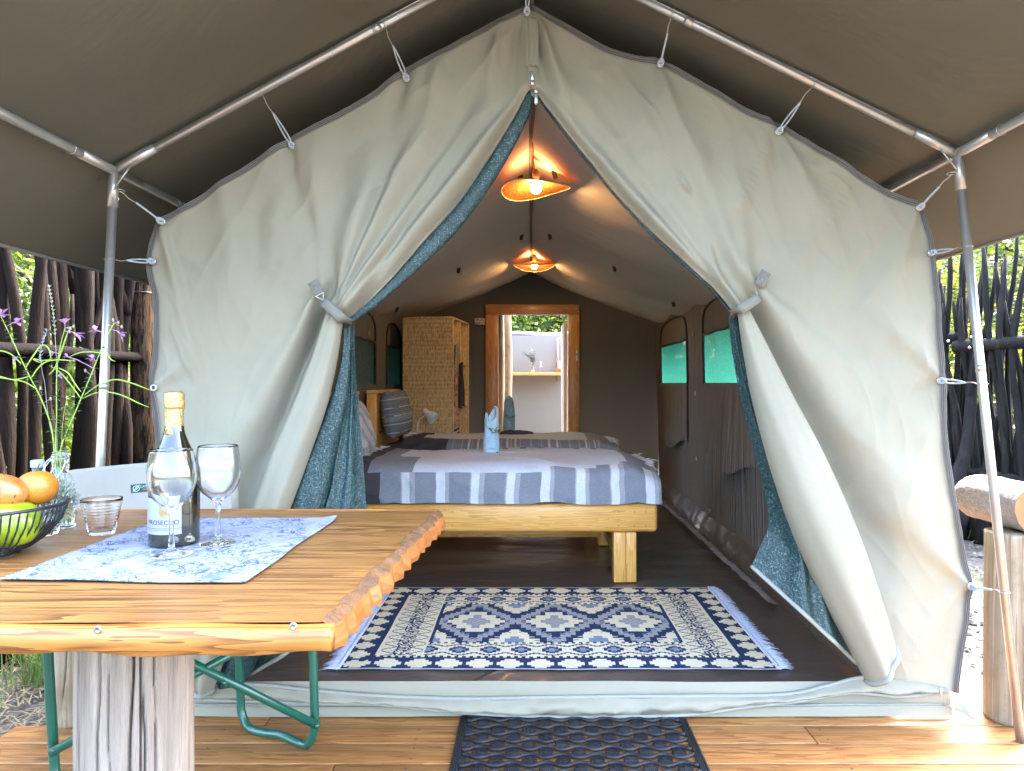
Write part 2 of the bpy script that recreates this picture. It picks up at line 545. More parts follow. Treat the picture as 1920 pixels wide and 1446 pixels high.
# loose straw, twigs and grass lying about the deck
def tufts(name, n, area, h, col, seed, lay):
    rd = random.Random(seed)
    m_ = MB()
    for _ in range(n):
        x, y = area(rd)
        hh = h * rd.uniform(.4, 1.2)
        an = rd.uniform(0, 6.28)
        d = Vector((math.cos(an), math.sin(an), 0))
        s = Vector((-d.y, d.x, 0)) * .0028
        lean = hh * rd.uniform(*lay)
        p = Vector((x, y, GZ - .005 + (rd.uniform(0, .012) if lay[0] > 1 else 0)))
        up = Vector((0, 0, hh if lay[0] < 1 else .012))
        q = p + up * .6 + d * lean * .35
        t = p + up + d * lean
        i = len(m_.v)
        m_.v += [p - s, p + s, q + s * .8, q - s * .8, t]
        m_.f += [(i, i + 1, i + 2, i + 3), (i + 3, i + 2, i + 4)]
    return kind(m_.obj(name, col), 'stuff')
M['straw'] = mbasic('dry_straw', (0.210, 0.170, 0.095), .8, var=.4, vscale=30, transl=.2)
M['grass'] = mbasic('green_grass', (.085, .15, .028), .7, var=.5, vscale=9, transl=.35, tcol=(0.100, 0.170, 0.025))
M['grassfar'] = mbasic('far_grass', (0.100, 0.130, 0.030), .7, var=.4, vscale=2, transl=.35, tcol=(0.150, 0.200, 0.035))
def larea(r):
    return r.uniform(-2.35, -1.66), r.uniform(2.05, 4.2)
def lgrass(r):
    while 1:
        x, y = r.uniform(-2.9, -1.75), r.uniform(2.3, 5)
        if N3(x * 2.3, y * 2.3, 1) > -.15 and (y - 2.3) > (x + 2.3) * -.4 - .1 and (y > 2.75 or N3(x * 6, y * 6, 8) > .3):
            return x, y
tufts('straw_litter', 1700, larea, .09, M['straw'], 1, (1.1, 1.6))
tufts('grass_tufts', 8000, lgrass, .15, M['grass'], 2, (.3, .9))
tufts('gravel_straw', 900, lambda r: (r.uniform(1.7, 3.4), r.uniform(2.3, 5.5)), .06, M['straw'], 3, (1.1, 1.6))
tufts('far_grass', 9000, lambda r: (r.choice((-1, 1)) * r.uniform(3.2, 10), r.uniform(3.5, 14)), .16, M['grassfar'], 4, (.3, .9))
# clods and small stones on the sand
M['stone'] = mbasic('small_stone', (0.150, 0.138, 0.125), .95, var=.35, vscale=3, bmp=.6, bscale=60)
st = MB()
rd = random.Random(5)
for k in range(1500):
    if k < 900:
        x, y = rd.uniform(1.7, 3.3), rd.uniform(2.2, 5.6)
    else:
        x, y = rd.uniform(-2.3, -1.66), rd.uniform(2.0, 3.6)
    r = rd.choice((.006, .009, .013, .02) if k < 900 else (.003, .004, .006)) * rd.uniform(.7, 1.3)
    i = len(st.v)
    pts = [Vector((math.cos(a) * r * rd.uniform(.7, 1.3), math.sin(a) * r * rd.uniform(.7, 1.3), 0)) for a in (0, 1.26, 2.5, 3.8, 5.)]
    c = Vector((x, y, GZ - .012 + .012 * N3(x * 4, y * 4, 5) + .02 * N3(x * .7, y * .7, 3)))
    st.v += [c + p for p in pts] + [c + p * .7 + Vector((0, 0, r * rd.uniform(.5, 1))) for p in pts]
    st.f += [(i + j, i + (j + 1) % 5, i + 5 + (j + 1) % 5, i + 5 + j) for j in range(5)] + [(i + 5, i + 6, i + 7, i + 8, i + 9)]
kind(st.obj('gravel', M['stone'], smooth=False), 'stuff')

# ------------------------------------------------------------------ deck of pine boards
deck = kind(empty('deck', (0, 4, 0)), 'structure')
jm = MB()
for x in (-1.55, -.95, -.35, .3, .9, 1.56):
    jm.box((x - .04, 1.0, GZ - .05), (x + .04, 2.17 if x < -1.3 else 7.35, -.034))
jm.obj('joist', M['deck'], deck, smooth=False)
PW, PG = .108, .005
rd = random.Random(9)
y = .98
row = 0
cuts = {10: [.86], 11: [-.84]}
plank_mesh = {}
while y < 7.3:
    x0, x1 = (-1.62, 1.645) if y < 2.16 else (-1.30, 1.645)
    if y < 2.8:
        js = sorted(cuts.get(row, [rd.uniform(-1.1, 1.2)] if row % 2 == 0 else []))
    else:
        js = []
    xs = [x0] + js + [x1]
    for a, c in zip(xs, xs[1:]):
        pm = MB()
        pm.box((a + .002, y, -.032), (c - .002, y + PW, 0))
        zo = rd.uniform(-.0012, .0012)
        for q in pm.v:
            q.z += zo
        pm.obj('plank', M['deck'], deck, bevel=.0025, at=((a + c) / 2, y + PW / 2, 0))
    y += PW + PG
    row += 1
nm = MB()
for yy in (1.03, 1.145, 1.26, 1.37, 1.484, 1.6, 1.71, 1.82, 1.94, 2.05, 2.16):
    for x in (-.95, -.35, .3, .9, 1.56):
        for dy in (-.03, .03):
            nm.lathe([(0, .0016), (.003, .0014), (.0036, 0)], (x + rd.uniform(-.006, .006), yy + dy, 0), 8)
nm.obj('nail', mbasic('nail', (.06, .05, .045), .5, .6), deck)

# ------------------------------------------------------------------ tent
TY = 2.27
tent = thing('safari_tent', 'green-grey canvas safari tent with its doorway tied back at both sides', 'tent', (0, TY, 0))
LOUT = [(993, 22), (910, 62), (836, 104), (760, 143), (700, 185), (650, 213), (600, 240), (545, 270), (490, 308), (430, 345), (370, 385), (312, 420), (299, 445), (291, 475), (288, 500), (292, 530), (298, 562), (300, 625), (299, 687), (295, 725), (300, 765), (304, 800), (305, 850), (304, 930), (304, 1050), (304, 1170), (304, 1290)]
ROUT = [(993, 22), (1020, 38), (1060, 60), (1100, 83), (1145, 105), (1190, 117), (1235, 127), (1290, 155), (1350, 188), (1400, 218), (1455, 243), (1510, 277), (1560, 306), (1610, 340), (1660, 370), (1713, 394), (1725, 425), (1738, 472), (1747, 566), (1753, 640), (1758, 707), (1757, 770), (1759, 835), (1770, 915), (1785, 997), (1802, 1090), (1800, 1164), (1783, 1296)]
LIN = [(997, 22), (997, 152), (985, 176), (930, 270), (860, 370), (800, 440), (730, 520), (690, 560), (655, 592), (640, 604), (632, 640), (600, 720), (575, 790), (540, 870), (505, 960), (450, 1090), (405, 1205), (392, 1290)]
RIN = [(991, 22), (991, 152), (1006, 172), (1040, 220), (1100, 293), (1160, 365), (1230, 440), (1300, 503), (1350, 552), (1378, 587), (1402, 620), (1412, 660), (1440, 770), (1478, 890), (1520, 1000), (1570, 1120), (1610, 1210), (1635, 1272)]

# folds: x0,y0,x1,y1, width0,width1, height0,height1 (m, + towards the camera), skew (<1: sharper on the right-hand side of the line)
LF = [(655, 575, 965, 200, 9, 20, .02, .022, .6), (645, 570, 860, 260, 8, 26, .03, .022, .55), (640, 560, 760, 300, 7, 26, .026, .03, .5),
      (632, 555, 700, 330, 7, 22, .022, .03, 1.8), (610, 560, 590, 300, 9, 30, .012, .018, .6), (640, 590, 600, 420, 9, 26, -.02, -.016, 1),
      (690, 545, 900, 180, 10, 34, -.02, -.02, 1), (820, 140, 780, 330, 12, 30, .014, .0, 1), (760, 150, 705, 300, 10, 34, -.018, 0, 1), (545, 275, 560, 420, 8, 30, -.02, 0, .7),
      (930, 80, 900, 260, 8, 40, .016, .012, 1), (970, 60, 960, 180, 8, 16, -.014, -.012, 1),
      (600, 590, 470, 900, 14, 40, -.05, -.05, .7), (585, 585, 500, 800, 12, 36, .03, .02, .5), (560, 640, 380, 1000, 30, 70, .015, .03, .6), (575, 700, 545, 790, 12, 18, .02, .0, .5),
      (310, 425, 370, 690, 8, 26, .014, .012, .5), (298, 725, 345, 680, 8, 18, .012, .006, .7), (298, 725, 375, 705, 8, 16, -.008, 0, 1), (330, 620, 372, 705, 8, 12, .012, .014, .5),
      (420, 360, 470, 640, 18, 60, .012, .016, .7), (300, 720, 420, 1000, 14, 40, .012, .012, .8), (480, 420, 450, 700, 20, 60, -.012, -.016, 1)]
RF = [(1372, 570, 1015, 190, 9, 18, .018, .02, 1.7), (1378, 570, 1090, 200, 8, 22, .022, .026, 1.8), (1385, 560, 1200, 220, 8, 28, .022, .02, 1.6), (1390, 555, 1290, 260, 8, 30, .020, .02, 1.6),
      (1350, 545, 1120, 250, 8, 24, -.02, -.02, 1), (1400, 560, 1370, 330, 10, 34, .02, .02, 1.5), (1390, 570, 1250, 300, 8, 24, -.02, -.016, 1), (1235, 130, 1300, 330, 8, 40, .014, .01, .7),
      (1020, 60, 1060, 200, 8, 26, .02, .012, .6), (1000, 70, 1030, 180, 8, 16, -.016, -.01, 1), (1457, 250, 1480, 420, 8, 40, -.016, 0, .7), (1457, 250, 1560, 440, 8, 44, .014, .006, .7),
      (1410, 580, 1640, 1010, 16, 62, -.05, -.06, 1), (1428, 572, 1720, 1010, 14, 60, .025, .035, 1.7), (1440, 560, 1760, 840, 14, 50, .008, .012, .7),
      (1800, 1090, 1640, 930, 10, 60, .016, .02, .6), (1800, 1090, 1690, 1250, 10, 40, .010, .008, 1), (1757, 710, 1620, 560, 8, 50, .010, .010, .6), (1757, 712, 1640, 800, 8, 50, -.010, -.006, 1), (1713, 395, 1650, 600, 10, 70, .012, .012, .6),
      (1330, 470, 1345, 540, 8, 14, .012, .01, .5), (1286, 360, 1262, 320, 6, 12, .014, .0, .5)]

def folds(fl, x, y):
    h = 0
    for x0, y0, x1, y1, w0, w1, a0, a1, k in fl:
        dx, dy = x1 - x0, y1 - y0
        L2 = dx * dx + dy * dy
        t = ((x - x0) * dx + (y - y0) * dy) / L2
        if t < -.35 or t > 1.5:
            continue
        s = ((x - x0) * dy - (y - y0) * dx) / math.sqrt(L2)
        tt = clamp(t)
        w_ = lerp(w0, w1, tt)
        if s > 0:
            w_ *= k
        e = (s / w_) ** 2
        if e > 9:
            continue
        fade = sstep(-.3, .05, t) * (1 - sstep(.75, 1.4, t))
        h += lerp(a0, a1, tt) * math.exp(-e) * fade
    return h

def panel_y(fl, x, y, seed):
    wx, wz = x / 100, y / 100
    n = .012 * N3(wx * .55, wz * .45, seed) + .006 * N3(wx * 1.5, wz * 1.2, seed + 3) + .0025 * N3(wx * 4.2, wz * 3.1, seed + 7)
    n += .004 * abs(N3(wx * 2.2 + wz * .8, wz * 1.1, seed + 11))
    cr1 = 1 - abs(N3(wx * .9 + wz * .5, wz * .35 - wx * .2, seed + 17))
    cr2 = 1 - abs(N3(wx * 1.6 - wz * .6, wz * .6, seed + 23))
    n += .006 * cr1 ** 9 + .0035 * cr2 ** 12
    return TY - 1.45 * folds(fl, x, y) - n

def panel(out, inn, fl, seed, name):
    m_ = MB()
    NX, NZ = 150, 200
    O = cr([Vector((x, y, 0)) for x, y in out], NZ + 1)
    I = cr([Vector((x, y, 0)) for x, y in inn], NZ + 1)
    for j in range(NZ + 1):
        for i in range(NX + 1):
            q = O[j].lerp(I[j], i / NX)
            yy = panel_y(fl, q.x, q.y, seed)
            di = (q - I[j]).length
            if I[j].y > 150:
                yy += .035 * math.exp(-(di / 9) ** 2) * sstep(150, 175, I[j].y)      # the edge turns inward
            p = P(q.x, q.y, TY)
            m_.v.append(Vector((p.x, yy, p.z)))
    for j in range(NZ):
        for i in range(NX):
            a = j * (NX + 1) + i
            q = (a, a + 1, a + NX + 2, a + NX + 1)
            m_.f.append(q if inn[0][0] > 995 else q[::-1])
    return m_.obj(name, M['canvas'], tent)

pl = panel(LOUT, LIN, LF, 2, 'front_panel')
pr = panel(ROUT, RIN, RF, 31, 'front_panel')

def band(path, w_in, fl, seed, parent, name, mat, lift=.004, n=110, side=1):
    """ribbon that follows the panel's outer edge"""
    pts = cr([Vector((x, y, 0)) for x, y in path], n)
    m_ = MB()
    K = 6
    for k, p in enumerate(pts):
        t = (pts[min(k + 1, n - 1)] - pts[max(k - 1, 0)]).normalized()
        nrm = Vector((t.y, -t.x, 0)) * side
        for j in range(K):
            q = p + nrm * (w_in * j / (K - 1) - 1.5)
            yy = panel_y(fl, q.x, q.y, seed) - lift - .0015 * (j % 2)
            if j == 0:
                yy += .012
            r = P(q.x, q.y, TY)
            m_.v.append(Vector((r.x, yy, r.z)))
    for k in range(n - 1):
        for j in range(K - 1):
            a = k * K + j
            q = (a, a + 1, a + K + 1, a + K)
            m_.f.append(q[::-1] if side > 0 else q)
    o = m_.obj(name, mat, parent)
    for f in (.22, .5, .80):
        sm_ = MB()
        ln = []
        for k, p in enumerate(pts):
            t = (pts[min(k + 1, n - 1)] - pts[max(k - 1, 0)]).normalized()
            q = p + Vector((t.y, -t.x, 0)) * side * (w_in * f - 1.5)
            r = P(q.x, q.y, TY)
            ln.append(Vector((r.x, panel_y(fl, q.x, q.y, seed) - lift - .0035, r.z)))
        sm_.tube(ln, .0016, 5)
        sm_.obj('stitch_line', M['stitch'], o)
    return o

band(LOUT[:-1] + [(304, 1280)], 12, LF, 2, pl, 'hem_band', M['hem'], side=-1)
band(ROUT, 13, RF, 31, pr, 'hem_band', M['hem'], side=1)
# centre seam flap under the peak
sm = MB()
sm.grid(lambda u, v: (lambda p: Vector((p.x, TY - .012 - .006 * math.sin(math.pi * u) - .004 * math.sin(u * 19), p.z)))(P(lerp(984, 1010, u), lerp(40, 128, v), TY)), 10, 10)
sm.obj('centre_flap', M['canvas'], tent)

EYES_L = [(988, 30), (762, 147), (546, 272), (310, 420), (287, 492), (296, 727)]
EYES_R = [(1235, 128), (1457, 250), (1713, 394), (1741, 476), (1757, 714), (1801, 1091)]
def eyelet(px, py, parent, fl, seed):
    p = P(px + (4 if px < 400 else 0), py, TY)
    p.y = panel_y(fl, px, py, seed) - .010
    m_ = MB().torus(p, (0, 1, 0), .0085, .0032, 18, 6)
    m_.obj('eyelet', M['metal'], parent)
    return p
EP = {}
for e in EYES_L:
    EP[e] = eyelet(*e, pl, LF, 2)
for e in EYES_R:
    EP[e] = eyelet(*e, pr, RF, 31)

def loft(Lp, Rp, d, nu, nv, bulge, name, mat, parent=tent, pleat=(), seed=0, nz=.004, dL=0., dR=0., thick=.0, turn=0):
    L = cr([Vector((x, y, 0)) for x, y in Lp], nv + 1)
    Rr = cr([Vector((x, y, 0)) for x, y in Rp], nv + 1)
    m_ = MB()
    ends = []
    for j in range(nv + 1):
        v = j / nv
        rowp = []
        for i in range(nu + 1):
            u = i / nu
            uu = .5 - .5 * math.cos(math.pi * u) if turn else u
            q = L[j].lerp(Rr[j], uu)
            hw = (Rr[j] - L[j]).length / 2 / 581
            y = d + lerp(dL, dR, u) * v
            y -= bulge * hw * math.sin(math.pi * u) ** (1 if not turn else .8)
            for (pu, pa, pw, pd) in pleat:
                y -= pa * math.exp(-((u - pu - pd * v) / pw) ** 2) * (.35 + .65 * v)
            y -= nz * N3(u * 3 + seed, v * 5, seed)
            p = P(q.x, q.y, TY)
            vv = Vector((p.x, y, p.z))
            m_.v.append(vv)
            rowp.append(vv)
        if j == nv:
            ends = rowp
    for j in range(nv):
        for i in range(nu):
            a = j * (nu + 1) + i
            m_.f.append((a, a + 1, a + nu + 2, a + nu + 1))
    o = m_.obj(name, mat, parent, thick=thick)
    return o, ends

# tied-back door flaps
RBL = [(1379, 588), (1388, 650), (1406, 750), (1440, 878), (1482, 1000), (1535, 1115), (1585, 1210), (1617, 1272)]
RBR = [(1402, 586), (1434, 650), (1478, 740), (1530, 840), (1580, 950), (1625, 1070), (1655, 1165), (1665, 1206)]
o, e = loft(RBL, RBR, TY - .02, 28, 70, 1.15, 'door_flap', M['canvas'], pleat=((.30, .012, .09, .1), (.62, -.008, .08, -.05)), seed=4, turn=1)
MB().tube([p + Vector((0, -.002, .003)) for p in e], .0085, 8).obj('piping', M['piping'], o)
LBL = [(616, 590), (588, 676), (558, 752), (517, 850), (477, 958), (420, 1100), (372, 1205), (362, 1288)]
LBR = [(646, 604), (637, 670), (616, 763), (586, 850), (546, 958), (490, 1090), (437, 1205), (405, 1290)]
o, e = loft(LBL, LBR, TY - .02, 28, 70, 1.1, 'door_flap', M['canvas'], pleat=((.72, .014, .10, -.1), (.35, -.012, .1, .1)), seed=9, turn=1)
MB().tube([p + Vector((0, -.002, .003)) for p in e], .0085, 8).obj('piping', M['piping'], o)

# teal net doors rolled behind the flaps
def net_door(*a, hem=True, **k):
    o, e = loft(*a, **k)
    if hem:
        MB().tube([p + Vector((0, -.004, .002)) for p in e], [.011] * len(e), 6, flat=.6).obj('piping', M['piping'], o)
    return o
net_door([(990, 160), (972, 200), (922, 284), (855, 380), (796, 448), (728, 526), (690, 562), (648, 600)], [(1000, 165), (992, 212), (934, 322), (866, 418), (800, 486), (744, 536), (702, 572), (652, 606)],
         TY + .03, 8, 50, .7, 'net_door', M['net'], hem=False, turn=1)
net_door([(1003, 168), (1014, 186), (1052, 238), (1120, 324), (1188, 402), (1262, 476), (1325, 530), (1374, 586)], [(1012, 160), (1042, 218), (1102, 294), (1162, 366), (1232, 441), (1302, 504), (1352, 554), (1382, 592)],
         TY + .03, 8, 50, .7, 'net_door', M['net'], hem=False, turn=1)
net_door([(640, 604), (634, 680), (606, 770), (572, 850), (532, 965), (480, 1080), (430, 1205), (400, 1288)], [(656, 602), (652, 690), (646, 760), (628, 840), (604, 960), (560, 1080), (500, 1205), (455, 1285)],
         TY + .03, 16, 60, .9, 'net_door', M['net'], hem=False, pleat=((.3, .012, .1, .1),), seed=3, turn=1)
net_door([(640, 606), (640, 700), (628, 800), (602, 900), (585, 965), (520, 1110), (462, 1215), (452, 1284)], [(654, 606), (656, 690), (662, 770), (669, 860), (676, 955), (686, 1050), (691, 1112)],
         TY + .07, 24, 60, .35, 'net_door', M['net'], pleat=((.35, .03, .12, 0), (.75, .03, .1, .05)), seed=5, dR=.02)
net_door([(1371, 590), (1376, 640), (1390, 720), (1413, 810), (1439, 900), (1456, 985), (1442, 1030), (1423, 1074)], [(1388, 590), (1402, 680), (1427, 780), (1462, 890), (1502, 1000), (1552, 1110), (1612, 1250)],
         TY + .03, 26, 60, .35, 'net_door', M['net'], pleat=((.30, .035, .10, .1), (.62, .03, .10, .05)), seed=6, dL=.05)

# tie-back straps with their hooks
def tieback(pts, buckle, wd=.03):
    pp = [P(x, y, TY - dd) for x, y, dd in pts]
    m_ = MB()
    q = cr(pp, 16)
    for k, p in enumerate(q):
        t = (q[min(k + 1, 15)] - q[max(k - 1, 0)]).normalized()
        nrm = t.cross(Vector((0, 1, 0))).normalized() * wd / 2
        m_.v += [p - nrm, p + nrm]
    m_.f = [(2 * k, 2 * k + 1, 2 * k + 3, 2 * k + 2) for k in range(15)]
    o = m_.obj('tieback_strap', M['strap'], tent, thick=.004)
    (ax, ay), (bx, by), (cx, cy), (dx, dy) = buckle
    A, B_, C_, D_ = P(ax, ay, TY - .05), P(bx, by, TY - .052), P(cx, cy, TY - .052), P(dx, dy, TY - .05)
    # square tab sewn to the canvas
    t = (B_ - A).normalized()
    nn = t.cross(Vector((0, 1, 0))).normalized() * wd * .52
    tb = MB()
    for e0, e1, yo in ((A - t * .004, B_, -.0),):
        tb.v += [e0 - nn, e0 + nn, e1 + nn, e1 - nn]
        tb.f.append((0, 1, 2, 3))
    tb.obj('tab', M['strap'], o, thick=.007)
    st_ = MB()
    i0 = A.lerp(B_, .25) + Vector((0, -.006, 0))
    i1 = A.lerp(B_, .85) + Vector((0, -.006, 0))
    k = nn * .7
    for s0, s1 in ((i0 - k, i1 + k), (i0 + k, i1 - k), (i0 - k, i0 + k), (i1 - k, i1 + k), (i0 - k, i1 - k), (i0 + k, i1 + k)):
        st_.tube([s0, s1], .0011, 4)
    st_.obj('stitching', M['piping'], o)
    hk = MB()
    tri = [B_ - nn * .9, B_ + nn * .9, C_]
    hk.tube([tri[0], tri[1], tri[2]], .0026, 6, closed=True)
    hk.tube([C_, C_.lerp(D_, .5) + nn * .8, D_ + nn * .3, D_ - nn * .5], .0026, 6)
    hk.obj('hook', M['metal'], o)
tieback([(606, 565, .06), (622, 580, .075), (640, 596, .075), (652, 604, .02), (656, 606, -.03)], ((587, 530), (599, 552), (606, 563), (611, 571)))
tieback([(1424, 556, .05), (1408, 568, .075), (1388, 580, .075), (1376, 588, .02), (1371, 590, -.03)], ((1436, 512), (1422, 536), (1417, 546), (1414, 556)))
# zip pulls at the top of the doorway
zp = MB()
p = P(998, 142, TY - .02)
zp.box((p.x - .005, p.y - .004, p.z - .016), (p.x + .005, p.y + .004, p.z + .012))
zp.box((p.x - .006, p.y - .003, p.z - .030), (p.x + .006, p.y + .003, p.z - .017))
zp.obj('zip_pull', M['metal'], tent, bevel=.002)
zp = MB()
p = P(1005, 172, TY - .0)
zp.box((p.x - .006, p.y - .005, p.z - .006), (p.x + .006, p.y + .005, p.z + .008))
zp.box((p.x - .006, p.y - .003, p.z - .040), (p.x + .006, p.y + .003, p.z - .008))
zp.obj('zip_pull', M['metal'], tent, bevel=.0025)
# little gusset behind the zip
gm = MB()
gm.v = [P(990, 150, TY + .02), P(1014, 150, TY + .02), P(1013, 176, TY + .02), P(1003, 184, TY + .025), P(996, 178, TY + .02)]
gm.f = [(0, 1, 2, 3, 4)]
gm.obj('gusset', M['piping'], tent)

# threshold: flap with pale piping, lying over a tucked skirt
UP = [(362, 1290), (470, 1284), (590, 1296), (700, 1305), (860, 1311), (1000, 1309), (1150, 1307), (1300, 1306), (1470, 1303), (1550, 1287), (1620, 1271), (1700, 1272), (1772, 1288)]
LO = [(362, 1308), (470, 1312), (590, 1316), (720, 1318), (860, 1332), (1000, 1340), (1150, 1341), (1290, 1337), (1400, 1322), (1500, 1311), (1590, 1296), (1690, 1303), (1772, 1292)]
n = 130
U_ = cr([Vector((x, y, 0)) for x, y in UP], n)
L_ = cr([Vector((x, y, 0)) for x, y in LO], n)
sl = MB()
K = 8
for k in range(n):
    for j in range(K):
        u = j / (K - 1)
        q = U_[k].lerp(L_[k], u)
        p = P(q.x, q.y, TY)
        sl.v.append(Vector((p.x, TY + .005 - .030 * math.sin(math.pi * u * .9) - .014 * N3(q.x * .018, u * 2, 1) - .008 * N3(q.x * .05, u * 3, 2) - .008 * (1 - abs(N3(q.x * .022 + u * .9, u * 1.4, 5))) ** 6, p.z)))
sl.f = [(k * K + j, k * K + j + 1, (k + 1) * K + j + 1, (k + 1) * K + j) for k in range(n - 1) for j in range(K - 1)]
sl.f = [q[::-1] for q in sl.f]
sill = sl.obj('threshold_flap', M['canvas'], tent)
for c_, off in ((U_, .003), (L_, -.012)):
    MB().tube([Vector((P(q.x, q.y, TY).x, TY + off, P(q.x, q.y, TY).z)) for q in c_], .0075, 8, flat=.8).obj('piping', M['piping'], sill)
sk = MB()
def skf(u, v):
    x = lerp(-1.12, 1.362, u)
    prof = [(2.300, .105), (2.288, .085), (2.284, .055), (2.286, .036), (2.276, .032), (2.272, .003)]
    t = v * (len(prof) - 1)
    i = min(int(t), len(prof) - 2)
    y_, z_ = [lerp(prof[i][k], prof[i + 1][k], t - i) for k in (0, 1)]
    return (x, y_ - .006 * N3(x * 3, v * 2, 4), z_ + .004 * N3(x * 2, v, 6))
sk.grid(skf, 120, 15, flip=False)
sk.obj('skirt', M['canvas'], tent)
MB().tube([(lerp(-1.1, 1.34, k / 60), 2.279 - .006 * N3(lerp(-1.1, 1.34, k / 60) * 3, .9, 4), .038 + .003 * N3(k * .2, 0, 6)) for k in range(61)], .004, 6).obj('piping', M['piping'], sill)
# corner peg loop
cl = MB()
cl.grid(lambda u, v: (1.355 + .06 * u, 2.24 + .02 * v + .01 * math.sin(u * 6), .03 * (1 - u) + .03 * v + .008), 6, 4)
cl.obj('peg_loop', M['canvas'], tent, thick=.003)
cz = P(1764, 1290, TY - .03)
MB().box((cz.x - .004, cz.y - .004, cz.z - .028), (cz.x + .004, cz.y, cz.z)).obj('zip_pull', M['metal'], tent, bevel=.0015)

# interior ---------------------------------------------------------------
RY = 7.0
def ridge_z(y):
    t = (y - TY) / (RY - TY)
    return lerp(2.255, 2.175, t) - .02 * math.sin(math.pi * t * 2) ** 2
def eave(y, s):
    t = (y - TY) / (RY - TY)
    return (lerp(1.165, 1.265, t) if s < 0 else lerp(1.19, 1.255, t)), lerp(1.60, 1.685, t)
def roof_pt(s, u, y):
    ex, ez = eave(y, s)
    rz = ridge_z(y)
    sag = -.045 * math.sin(math.pi * u) * (1 + .3 * math.sin(y * 2.6))
    tens = .012 * math.sin(y * 9 + u * 3) * u * (1 - u) * 2 + .010 * N3(u * 3 + s, y * 2.2, 3)
    scal = -.03 * max(0, u - .85) / .15 * abs(math.sin((y - TY) * math.pi / .98))
    return Vector((s * ex * u, y, lerp(rz, ez, u) + sag + tens + scal))
for s in (-1, 1):
    rm = MB()
    rm.grid(lambda u, v: roof_pt(s, u * 1.02, lerp(TY + .03, RY + .05, v)), 40, 120, flip=s > 0)
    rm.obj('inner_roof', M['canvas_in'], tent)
rs = MB()
rs.tube([Vector((0, y, ridge_z(y) - .006)) for y in [lerp(2.4, 7, k / 40) for k in range(41)]], .008, 6)
rs.obj('ridge_seam', M['hem'], tent)

WIN = {1: [(5.53, 6.72, 1.07, 1.42), (3.72, 4.98, 1.07, 1.42)], -1: [(4.66, 5.52, 1.06, 1.40), (6.0, 6.7, 1.06, 1.40)]}
def wall_x(s, y, z):
    ex, ez = eave(y, s)
    pleat = .006 * N3(y * 9, z * .8, 5 + s) * (1 - clamp(z / 1.1)) * 2 + .012 * N3(y * 1.3, z * 1.2, s)
    base = 1.19 if s < 0 else 1.225
    return s * (lerp(base + .055 * (y - TY) / (RY - TY), ex - .01, clamp(z / ez)) + pleat)
for s in (-1, 1):
    wins = WIN[s]
    ys = sorted(set([lerp(TY + .04, RY, k / 90) for k in range(91)] + [q for w_ in wins for q in w_[:2]]))
    zs = sorted(set([lerp(.05, 1.68, k / 36) for k in range(37)] + [q for w_ in wins for q in w_[2:]]))
    wm = MB()
    idx = {}
    for a, y in enumerate(ys):
        for c, z in enumerate(zs):
            idx[a, c] = len(wm.v)
            wm.v.append(Vector((wall_x(s, y, z), y, z)))
    for a in range(len(ys) - 1):
        for c in range(len(zs) - 1):
            ym, zm = (ys[a] + ys[a + 1]) / 2, (zs[c] + zs[c + 1]) / 2
            if any(w_[0] < ym < w_[1] and w_[2] < zm < w_[3] for w_ in wins):
                continue
            q = (idx[a, c], idx[a + 1, c], idx[a + 1, c + 1], idx[a, c + 1])
            wm.f.append(q if s < 0 else q[::-1])
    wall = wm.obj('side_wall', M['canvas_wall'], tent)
    for (y0, y1, z0, z1) in wins:
        wn_ = MB()
        wn_.grid(lambda u, v: (wall_x(s, lerp(y0, y1, u), lerp(z0, z1, v)) + s * .004, lerp(y0 - .05, y1 + .05, u), lerp(z0 - .04, z1 + .04, v)), 10, 6)
        wn_.obj('window_net', M['netlit'] if s > 0 else M['netshade'], wall)
        tr = MB()
        W_ = lambda y, z: Vector((wall_x(s, y, z) - s * .006, y, z))
        rc = .09
        tr.tube(cr([W_(y0, z0), W_(y0, z1), W_(y0 + .02, z1 + .12), W_(y0 + .14, z1 + .19), W_((y0 + y1) / 2, z1 + .215), W_(y1 - .14, z1 + .19), W_(y1 - .02, z1 + .12), W_(y1, z1), W_(y1, z0)], 50), .009, 6)
        tr.tube([W_(lerp(y0, y1, k / 10), z1 + .004 * math.sin(k * 2)) for k in range(11)], .009, 6)
        tr.obj('window_trim', M['black'], wall)
        fm = MB()
        fm.grid(lambda u, v: (wall_x(s, lerp(y0, y1, u), 1.0) - s * (.012 + .03 * math.sin(math.pi * u) * v + .012 * v * N3(u * 4, v * 2, y0)), lerp(y0 + .01, y1 - .01, u), lerp(z0 + .01, .62 - .10 * math.sin(math.pi * u) ** 2 * (1 if u > .3 else u / .3), v)), 24, 12)
        fm.obj('window_flap', M['canvas_wall'], wall)
    # toggles between the windows and the brown sod cloth along the foot
    for y, z in ((5.27, 1.45), (5.25, 1.0), (5.22, .52), (4.85, .2)):
        p = Vector((wall_x(s, y, z) - s * .012, y, z))
        MB().torus(p, (1, 0, 0), .014, .004, 12, 6).obj('toggle_ring', M['metal'], wall)
    sc_ = MB()
    sc_.grid(lambda u, v: (wall_x(s, lerp(TY + .08, RY, u), .05) - s * (.02 + .05 * math.sin(v * 1.6) + .010 * N3(u * 26, v * 2, 3)), lerp(TY + .08, RY, u), .165 - .115 * v + .008 * N3(u * 30, v, 8)), 110, 6, flip=s > 0)
    sc_.obj('sod_cloth', M['sheet_floor'], tent)
